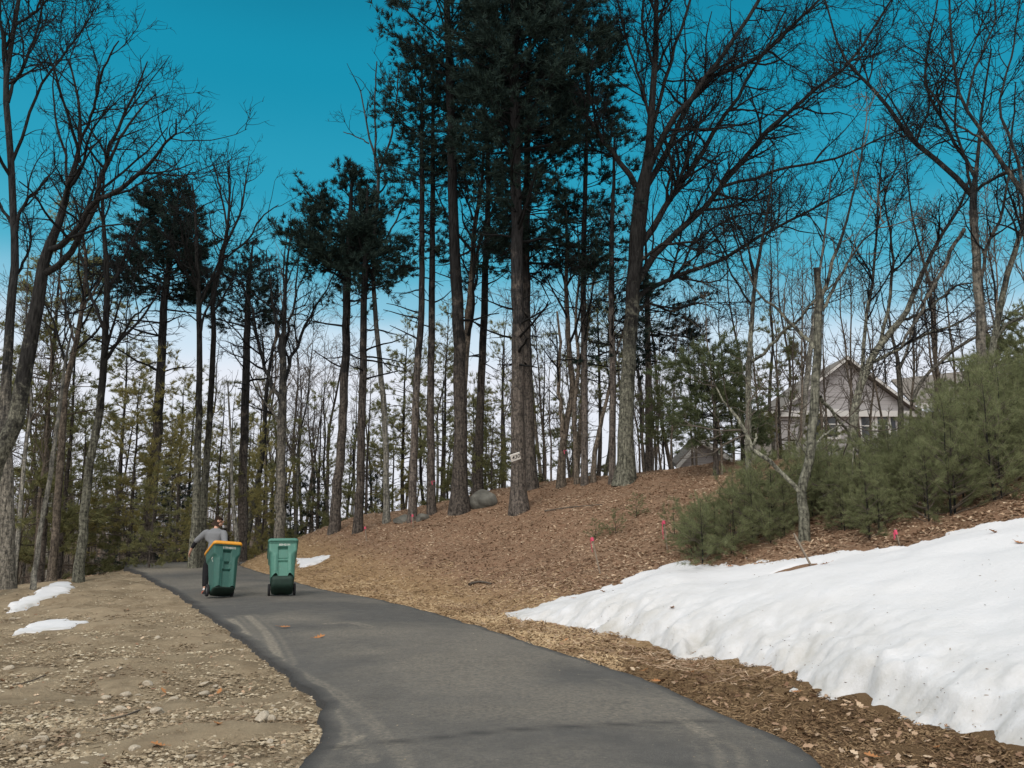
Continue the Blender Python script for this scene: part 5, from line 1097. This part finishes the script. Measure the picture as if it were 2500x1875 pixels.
M['cart_base'] = simple('dark_green_shaded_plastic', (.014, .030, .023), .6, .3, .3, 12)  # darker than the body: shade of the tipped underside put into the colour
M['cart_base2'] = simple('dark_green_shaded_base', (.012, .030, .022), .6, .3, .3, 12)  # underside shade painted in likewise, for the paler bin
M['orange'] = simple('orange_plastic', (.62, .27, .02), .45, .4, .06)
M['rubber'] = simple('black_rubber', (.022, .022, .024), .85, .2, .2)
M['hub'] = simple('grey_hub', (.10, .10, .10), .6, .3, .2)
def rrect(a, b_, r, K):
    q = []
    for cx, cy, a0 in ((a - r, -b_ + r, -90), (a - r, b_ - r, 0), (-a + r, b_ - r, 90), (-a + r, -b_ + r, 180)):
        for t in np.linspace(a0, a0 + 90, 9): q.append((cx + r * math.cos(math.radians(t)), cy + r * math.sin(math.radians(t))))
    q = np.array([(0, -b_)] + q + [(0, -b_)]); L = np.concatenate([[0], np.cumsum(np.hypot(*np.diff(q, axis=0).T))]); s = np.linspace(0, L[-1], K, endpoint=False)
    return np.stack([np.interp(s, L, q[:, 0]), np.interp(s, L, q[:, 1])], 1)
def ss(e0, e1, x): t = np.clip((x - e0) / (e1 - e0), 0, 1); return t * t * (3 - 2 * t)
def cart(label, body_m, lid_m, base_m, root_px, yaw, tilt, roll, serial, feats, side_mark, zb, hump, size=1.):
    w2 = road_pt(*root_px); z = float(zr(w2[1])) + .035
    Mx = Matrix.Translation((w2[0], w2[1], z)) @ Matrix.Rotation(yaw, 4, 'Z') @ Matrix.Scale(size, 4) @ Matrix.Translation((0, 0, .125)) @ Matrix.Rotation(roll, 4, 'Y') @ Matrix.Rotation(-tilt, 4, 'X') @ Matrix.Translation((0, 0, -.125))
    e = empty('wheeled_bin', (0, 0, 0), label, 'bin'); e.matrix_world = Mx
    YR = .03                                        # rear wall; the axle is at y = 0
    front = lambda zz: -(.38 + .20 * zz)
    K = 216; zs = np.linspace(zb, .95, 90); rows = []
    for zz in zs:
        a = .232 + .04 * zz + .024 * ss(.68, .76, zz); rc = .10 - .06 * ss(.64, .76, zz); f = front(zz); bb = (YR - f) / 2; cy = (YR + f) / 2
        q = rrect(a, bb, rc, K); x, y = q[:, 0], q[:, 1] + cy; fm = (y < f + .03).astype(float)
        ins = np.zeros(K)
        for hw, z0_, z1_, dep in feats:
            fx = 1 - ss(hw - .004, hw + .006, np.abs(x)); fz = ss(z0_ - .008, z0_ + .006, zz) * (1 - ss(z1_ - .006, z1_ + .008, zz)); ins = ins * (1 - fx * fz) + dep * fx * fz
        ins = ins - .022 * np.exp(-((np.abs(x) - .155) / .035) ** 2) * (1 - ss(.60, .72, zz))      # soft swelling each side of the channel
        y = y + ins * fm
        ax = np.abs(x); zo = zz + (1 - ss(zb, zb + .12, zz)) * fm * hump * (ss(.098, .122, ax) - .9 * ss(.135, .235, ax))
        rows.append(np.stack([x, y, np.broadcast_to(zo, x.shape)], 1))
    V = np.array(rows); n = len(rows); i = (np.arange(n - 1) * K)[:, None]; j = np.arange(K)[None]; Q = np.stack([i + j, i + (j + 1) % K, i + K + (j + 1) % K, i + K + j], -1)
    g = Geo(); g.add(V, Q); body = g.build('body', M[body_m], e)
    # collar under the lid
    g = Geo(); f = front(.95); bb = (YR - f) / 2 + .012; cy = (YR + f) / 2; rg = [np.concatenate([rrect(.290 + o_, bb + o_, .05, K) + [0, cy], np.full((K, 1), zz)], 1) for o_, zz in ((-.006, .902), (.004, .91), (.006, .945), (.0, .952))]
    i = (np.arange(3) * K)[:, None]; g.add(np.array(rg), np.stack([i + j, i + (j + 1) % K, i + K + (j + 1) % K, i + K + j], -1)); g.build('rim', M[body_m], e)
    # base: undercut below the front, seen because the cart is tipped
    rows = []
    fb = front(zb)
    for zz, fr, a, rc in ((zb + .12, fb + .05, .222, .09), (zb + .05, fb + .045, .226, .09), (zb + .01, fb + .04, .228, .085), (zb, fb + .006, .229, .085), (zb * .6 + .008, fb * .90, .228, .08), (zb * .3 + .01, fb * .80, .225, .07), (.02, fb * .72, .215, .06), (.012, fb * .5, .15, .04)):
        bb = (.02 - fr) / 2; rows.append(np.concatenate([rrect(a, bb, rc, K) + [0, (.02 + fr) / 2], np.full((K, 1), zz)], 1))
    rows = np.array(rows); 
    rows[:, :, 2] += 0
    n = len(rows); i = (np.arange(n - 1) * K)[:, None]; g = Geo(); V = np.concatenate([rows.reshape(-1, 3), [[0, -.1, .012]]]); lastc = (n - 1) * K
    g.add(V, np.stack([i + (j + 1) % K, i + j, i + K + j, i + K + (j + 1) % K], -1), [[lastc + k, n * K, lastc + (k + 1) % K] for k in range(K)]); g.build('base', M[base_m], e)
    # lid
    rows = []; f = front(.95) - .035; r_ = YR + .05; bb = (r_ - f) / 2; cy = (r_ + f) / 2
    for o_, zz, rc in ((-.012, .925, .06), (.008, .925, .06), (.012, .95, .06), (.006, .985, .06), (-.004, .998, .06), (-.06, 1.006, .05), (-.075, 1.018, .04), (-.2, 1.028, .03)):
        rows.append(np.concatenate([rrect(.300 + o_, bb + o_, rc, K) + [0, cy], np.full((K, 1), zz)], 1))
    n = len(rows); i = (np.arange(n - 1) * K)[:, None]; V = np.concatenate([np.array(rows).reshape(-1, 3), [[0, cy, 1.03]]]); lastc = (n - 1) * K
    g = Geo(); g.add(V, np.stack([i + j, i + (j + 1) % K, i + K + (j + 1) % K, i + K + j], -1), [[lastc + k, lastc + (k + 1) % K, n * K] for k in range(K)]); g.build('lid', M[lid_m], e)
    # handle at the rear, axle, wheels
    g = Geo(); P, Rr = resample(np.array([[-.21, .02, .90], [-.21, .10, .93], [-.19, .135, .94], [0, .14, .94], [.19, .135, .94], [.21, .10, .93], [.21, .02, .90]]), np.full(7, .016), 40); tubes(g, P, Rr, 10); hd_ = g.build('handle', M[body_m], e)
    g = Geo(); tubes(g, np.array([[-.27, 0, .125], [.27, 0, .125]]), np.array([.011, .011]), 10); g.build('axle', M['hub'], e)
    for sx in (-1, 1):
        g = Geo(); prof = [(.07, -.022), (.108, -.026), (.122, -.02), (.126, 0), (.122, .02), (.108, .026), (.07, .022)]; ka = 40; an = np.arange(ka) * 2 * math.pi / ka
        V = np.array([[[sx * .2575 + w_, r_2 * math.cos(a_), .125 + r_2 * math.sin(a_)] for a_ in an] for r_2, w_ in prof]); i = (np.arange(len(prof) - 1) * ka)[:, None]; jj = np.arange(ka)[None]
        g.add(V, np.stack([i + jj, i + (jj + 1) % ka, i + ka + (jj + 1) % ka, i + ka + jj], -1)); wh = g.build('wheel', M['rubber'], e)
        g = Geo(); prof = [(.0, -.016), (.03, -.016), (.035, -.010), (.072, -.012), (.072, .012), (.035, .010), (.03, .016), (.0, .016)]
        V = np.array([[[sx * .2575 + w_, r_2 * math.cos(a_), .125 + r_2 * math.sin(a_)] for a_ in an] for r_2, w_ in prof]); i = (np.arange(len(prof) - 1) * ka)[:, None]
        g.add(V, np.stack([i + jj, i + (jj + 1) % ka, i + ka + (jj + 1) % ka, i + ka + jj], -1)); g.build('hub', M['hub'], wh)
    # white serial number on the front
    tm = text_mesh(serial, .066, 0, .0004, .0008); lean = math.atan(.20)
    o = link('serial_number', tm, M['white'], e); o.location = (.035 if side_mark else .03, front(.865) - .004, .865); o.rotation_euler = (math.pi / 2 + lean, 0, 0)
    if side_mark:       # pale hot-stamped mark on the left side: a leaf shape with a stroke
        g = Geo(); c0 = (-.262, -.33, .66)
        xs_ = -.2665
        g.poly([(xs_, -.40, .70), (xs_, -.37, .735), (xs_, -.335, .74), (xs_, -.345, .70), (xs_, -.375, .685)], (-.003, 0, 0)); g.poly([(xs_ + .004, -.40, .60), (xs_ + .004, -.39, .60), (xs_ - .003, -.27, .78), (xs_ - .003, -.28, .78)], (-.003, 0, 0))
        g.build('side_mark', M['white'], e, False)
    return e, Mx
f1 = [(.085, .58, .82, .022), (.085, .775, .82, .085), (.056, .46, .585, .045), (.056, .545, .585, .085), (.085, .02, .42, .028), (.085, .395, .425, .06), (.056, .425, .455, .02)]
f2 = [(.098, .10, .83, .030), (.098, .785, .83, .085), (.098, .525, .575, .012), (.098, .575, .590, .055), (.098, .508, .524, .055)]
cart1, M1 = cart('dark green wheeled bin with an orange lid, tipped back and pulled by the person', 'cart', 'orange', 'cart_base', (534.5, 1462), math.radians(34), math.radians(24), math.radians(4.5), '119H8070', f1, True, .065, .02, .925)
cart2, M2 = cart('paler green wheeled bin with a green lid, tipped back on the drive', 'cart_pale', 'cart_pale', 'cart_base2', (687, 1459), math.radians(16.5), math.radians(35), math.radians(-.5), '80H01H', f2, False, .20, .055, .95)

# ------------------------------------------------------------------ the person
M['skin'] = simple('skin', (.48, .27, .19), .6, .3, .08)
M['hair'] = simple('dark_brown_hair', (.030, .018, .012), .8, .2, .4, 60)
M['shirt'] = simple('heather_grey_knit', (.165, .17, .178), .95, .1, .12, 50)
M['cuff'] = simple('black_knit', (.022, .022, .025), .95, .1, .2, 50)
M['trouser'] = simple('black_trousers', (.016, .016, .018), .9, .1, .3, 20)
M['shoe'] = simple('black_shoe', (.02, .02, .022), .7, .2, .2)
M['shoe_orange'] = simple('orange_shoe_fabric', (.70, .13, .05), .7, .2, .1)
M['sock'] = simple('white_sock', (.7, .7, .7), .9, .1, .06)
def skin(name, J, E, mats, parent, sub=2, root=0, smooth=True):
    """J: list of (x, y, z, radius or (rx, ry)); E: edges; grown into one surface"""
    me = bpy.data.meshes.new(name); me.from_pydata([j[:3] for j in J], E, []); o = bpy.data.objects.new(name, me); COL.objects.link(o)
    md = o.modifiers.new('skin', 'SKIN'); md.use_smooth_shade = True; md.branch_smoothing = .6
    for i, j in enumerate(J):
        r = j[3]; me.skin_vertices[0].data[i].radius = (r, r) if isinstance(r, (int, float)) else r
        me.skin_vertices[0].data[i].use_root = i == root
    sm = o.modifiers.new('sub', 'SUBSURF'); sm.levels = sub; sm.render_levels = sub
    dg = bpy.context.evaluated_depsgraph_get(); m2 = bpy.data.meshes.new_from_object(o.evaluated_get(dg)); bpy.data.objects.remove(o)
    m2.name = name; m2.materials.clear(); o = link(name, m2, mats, parent)
    m2.polygons.foreach_set('use_smooth', np.ones(len(m2.polygons), bool)); return o

ax1 = Vector(M1.translation); pY = ax1.y + 1.08
pb = np.array([at(525, 1400, pY)[0], pY]); pz = float(zr(pY)) + .035
person = empty('person', (pb[0], pb[1], pz), 'person in a grey long-sleeved shirt and black trousers walking uphill, pulling the orange-lidded bin', 'person')
hnd = np.array(M1 @ Vector((.05, .14, .94))) - np.array([pb[0], pb[1], pz])        # where the right hand grips the handle
pxl = lambda px, row, dy=0.: np.array([at(px, row, pY + dy)[0] - pb[0], dy, at(px, row, pY + dy)[2] - pz])
pel = np.array([.0, -.02, .86]); lum = np.array([.0, .02, 1.02]); chest = pxl(525, 1308, .10); neckb = pxl(527, 1289, .13); neck = pxl(529, 1283, .16)
shL, shR = pxl(503, 1301, .10), pxl(546, 1302, .02); elL, wrL, haL = pxl(479, 1321, .08), pxl(467, 1341, .14), pxl(463, 1350, .17)
elR = (shR + hnd) / 2 + np.array([.07, .02, -.03]); wrR = hnd + (elR - hnd) * .25 + np.array([0, 0, .01])
hipL, hipR = pel + [-.09, 0, -.02], pel + [.10, .03, -.02]; kL = np.array([-.165, -.08, .48]); aL = pxl(499.5, 1441, -.26); kR = np.array([.12, .28, .50]); aR = np.array([.10, .30, .10])
toeL, toeR = aL + [-.045, .16, -.065], aR + [.0, .17, -.05]
hd0 = pxl(534, 1279.5, .21); hd1 = pxl(535, 1272.5, .21)
A = lambda p, r: (float(p[0]), float(p[1]), float(p[2]), r)
# body: pelvis, trunk, neck, skull, face, arms with five-fingered hands, legs, feet: one surface
J = [A(pel, .08), A(lum, .065), A(chest, .07), A(neckb, .05), A(neck, .052), A(hd0 + [.015, 0, -.01], .072), A(hd1 + [.0, 0, .02], .088), A(hd1 + [-.006, 0, .075], .062),
     A(hd1 + [.098, .02, -.022], .016), A(hd0 + [.060, .012, -.035], .032), A(hd1 + [.0, -.092, -.012], .017),
     A(shL, .045), A(elL, .036), A(wrL, .028), A(haL, .030), A(shR, .045), A(elR, .036), A(wrR, .028), A(hnd + [0, .0, .012], .028),
     A(hipL, .06), A(kL, .05), A(aL, .038), A(toeL, .034), A(hipR, .06), A(kR, .05), A(aR, .038), A(toeR, .034)]
E = [(0, 1), (1, 2), (2, 3), (3, 4), (4, 5), (5, 6), (6, 7), (6, 8), (5, 9), (6, 10), (2, 11), (11, 12), (12, 13), (13, 14), (2, 15), (15, 16), (16, 17), (17, 18), (0, 19), (19, 20), (20, 21), (21, 22), (0, 23), (23, 24), (24, 25), (25, 26)]
def fingers(hand, dirv, sidev, curl, idx):
    dirv, sidev, curl = unit(np.array(dirv, float)), unit(np.array(sidev, float)), np.array(curl, float)
    for k, (o_, l_) in enumerate(((-.030, .070), (-.010, .080), (.011, .075), (.031, .060))):
        p0 = hand + dirv * .028 + sidev * o_; p1 = p0 + unit(dirv + curl * .35) * l_ * .5; p2 = p1 + unit(dirv + curl * 1.0) * l_ * .5; b_ = len(J)
        J.extend([A(p0, .010), A(p1, .0095), A(p2, .008)]); E.extend([(idx, b_), (b_, b_ + 1), (b_ + 1, b_ + 2)])
    p0 = hand - sidev * .036 - dirv * .005; p1 = p0 + unit(dirv * .8 - sidev * .7 + curl * .3) * .035; p2 = p1 + unit(dirv + curl * .5) * .028; b_ = len(J)
    J.extend([A(p0, .012), A(p1, .011), A(p2, .009)]); E.extend([(idx, b_), (b_, b_ + 1), (b_ + 1, b_ + 2)])
fingers(haL, haL - wrL, (.25, -1, .1), (.7, .3, -.25), 14)
hx_ = np.array(M1.to_3x3() @ Vector((1, 0, 0))); fingers(hnd + np.array([0, 0, .016]), np.array([-.25, -.8, -.15]), hx_, (0, .2, -1.6), 18)
skin('body', J, E, M['skin'], person)
def fused(name, rings, sleeves, m_, parent, vox=.014):
    g = Geo(); K = 24; a = np.arange(K) * 2 * math.pi / K; R_ = np.array([[c + [rx * math.cos(t), ry * math.sin(t), 0] for t in a] for c, rx, ry in rings]); n = len(rings); i = (np.arange(n - 1) * K)[:, None]; j = np.arange(K)[None]
    V = np.concatenate([R_.reshape(-1, 3), [rings[0][0], rings[-1][0]]])
    g.add(V, np.stack([i + j, i + (j + 1) % K, i + K + (j + 1) % K, i + K + j], -1), [[(k + 1) % K, k, n * K] for k in range(K)] + [[(n - 1) * K + k, (n - 1) * K + (k + 1) % K, n * K + 1] for k in range(K)])
    for pts, rad in sleeves:
        P, Rr = resample(np.array(pts), np.array(rad), 14); m0 = g.n; tubes(g, P, Rr, 16); g.add([P[0], P[-1]], None, None); c0 = g.n - 2 - m0
        g.T.append(np.array([[(k + 1) % 16, k, c0] for k in range(16)] + [[13 * 16 + k, 13 * 16 + (k + 1) % 16, c0 + 1] for k in range(16)]) + m0)
    o = g.build(name, m_, None); rm = o.modifiers.new('r', 'REMESH'); rm.mode = 'VOXEL'; rm.voxel_size = vox; sm = o.modifiers.new('s', 'SMOOTH'); sm.factor = .5; sm.iterations = 5
    dg = bpy.context.evaluated_depsgraph_get(); m2 = bpy.data.meshes.new_from_object(o.evaluated_get(dg)); bpy.data.objects.remove(o); m2.materials.clear(); m2.name = name
    m2.polygons.foreach_set('use_smooth', np.ones(len(m2.polygons), bool)); return link(name, m2, m_, parent)
fused('shirt', [(pel + [0, 0, -.04], .175, .13), (pel + [0, 0, .06], .17, .125), (lum, .172, .125), (chest + [0, -.02, -.10], .19, .135), (chest + [0, -.01, -.02], .20, .135), ((shL + shR) / 2 + [0, .03, .0], .20, .115), ((shL + shR) / 2 + [0, .05, .05], .15, .085), (neckb + [0, 0, -.005], .075, .07)],
      [((shL + [.05, 0, .0], shL + [-.005, 0, -.01], (shL + elL) / 2, elL, elL + (wrL - elL) * .1), (.075, .078, .066, .056, .054)), ((shR + [-.05, .02, 0], shR + [.005, 0, -.01], (shR + elR) / 2, elR, elR + (wrR - elR) * .8), (.075, .078, .066, .056, .042))], M['shirt'], person)
skin('sleeve', [A(elL + (wrL - elL) * .02, .050), A(elL + (wrL - elL) * .5, .044), A(elL + (wrL - elL) * .88, .036)], [(0, 1), (1, 2)], M['cuff'], person)
skin('trousers', [A(pel + [0, 0, .06], .145), A(pel, .15), A(hipL + [-.01, 0, -.06], .112), A(kL, .080), A(kL + (aL - kL) * .55, .068), A(aL + (kL - aL) * .12, .058), A(hipR + [.01, 0, -.06], .112), A(kR, .080), A(kR + (aR - kR) * .55, .066), A(aR + (kR - aR) * .1, .058)],
     [(0, 1), (1, 2), (2, 3), (3, 4), (4, 5), (1, 6), (6, 7), (7, 8), (8, 9)], M['trouser'], person)
for a_, t_, nm in ((aL, toeL, 'L'), (aR, toeR, 'R')):
    skin('sock', [A(a_ + [0, 0, .045], .046), A(a_ + [0, -.005, -.01], .048)], [(0, 1)], M['sock'], person)
    heel = a_ + np.array([.0, -.045, -.055]); shoe = skin('shoe', [A(heel, .045), A((heel + t_) / 2 + [0, 0, .0], (.05, .045)), A(t_ + [0, .03, -.005], (.048, .032)), A(a_ + [0, -.005, -.022], .050)], [(0, 1), (1, 2), (1, 3)], M['shoe'], person)
    skin('shoe_panel', [A(heel + [-.022, .03, .006], .034), A((heel + t_) / 2 + [-.022, .01, .006], .036)], [(0, 1)], M['shoe_orange'], shoe)
    skin('sole', [A(heel + [0, -.01, -.040], (.048, .016)), A((heel + t_) / 2 + [0, 0, -.040], (.05, .014)), A(t_ + [0, .03, -.036], (.046, .014))], [(0, 1), (1, 2)], M['sock'], shoe)
skin('hair', [A(hd1 + [-.030, -.006, .0], .092), A(hd1 + [-.010, 0, .050], .092), A(hd1 + [.038, .0, .070], .062), A(hd0 + [-.045, .0, -.018], .060)], [(0, 1), (1, 2), (0, 3)], M['hair'], person)
for s_ in (0,):
    g = Geo()
    g.box(tuple(hd1 + np.array([.082, -.030, .004])), (.010, .016, .007)); g.box(tuple(hd1 + np.array([.082, .050, .004])), (.010, .016, .007)); g.build('eyes', M['hair'], person)
    g = Geo(); g.box(tuple(hd0 + np.array([.083, .012, -.018])), (.010, .036, .009)); g.build('mouth', simple('lips', (.36, .16, .13), .6, .3, .05), person)
print('objects', len(SC.objects), 'faces', sum(len(m_.polygons) for m_ in bpy.data.meshes))
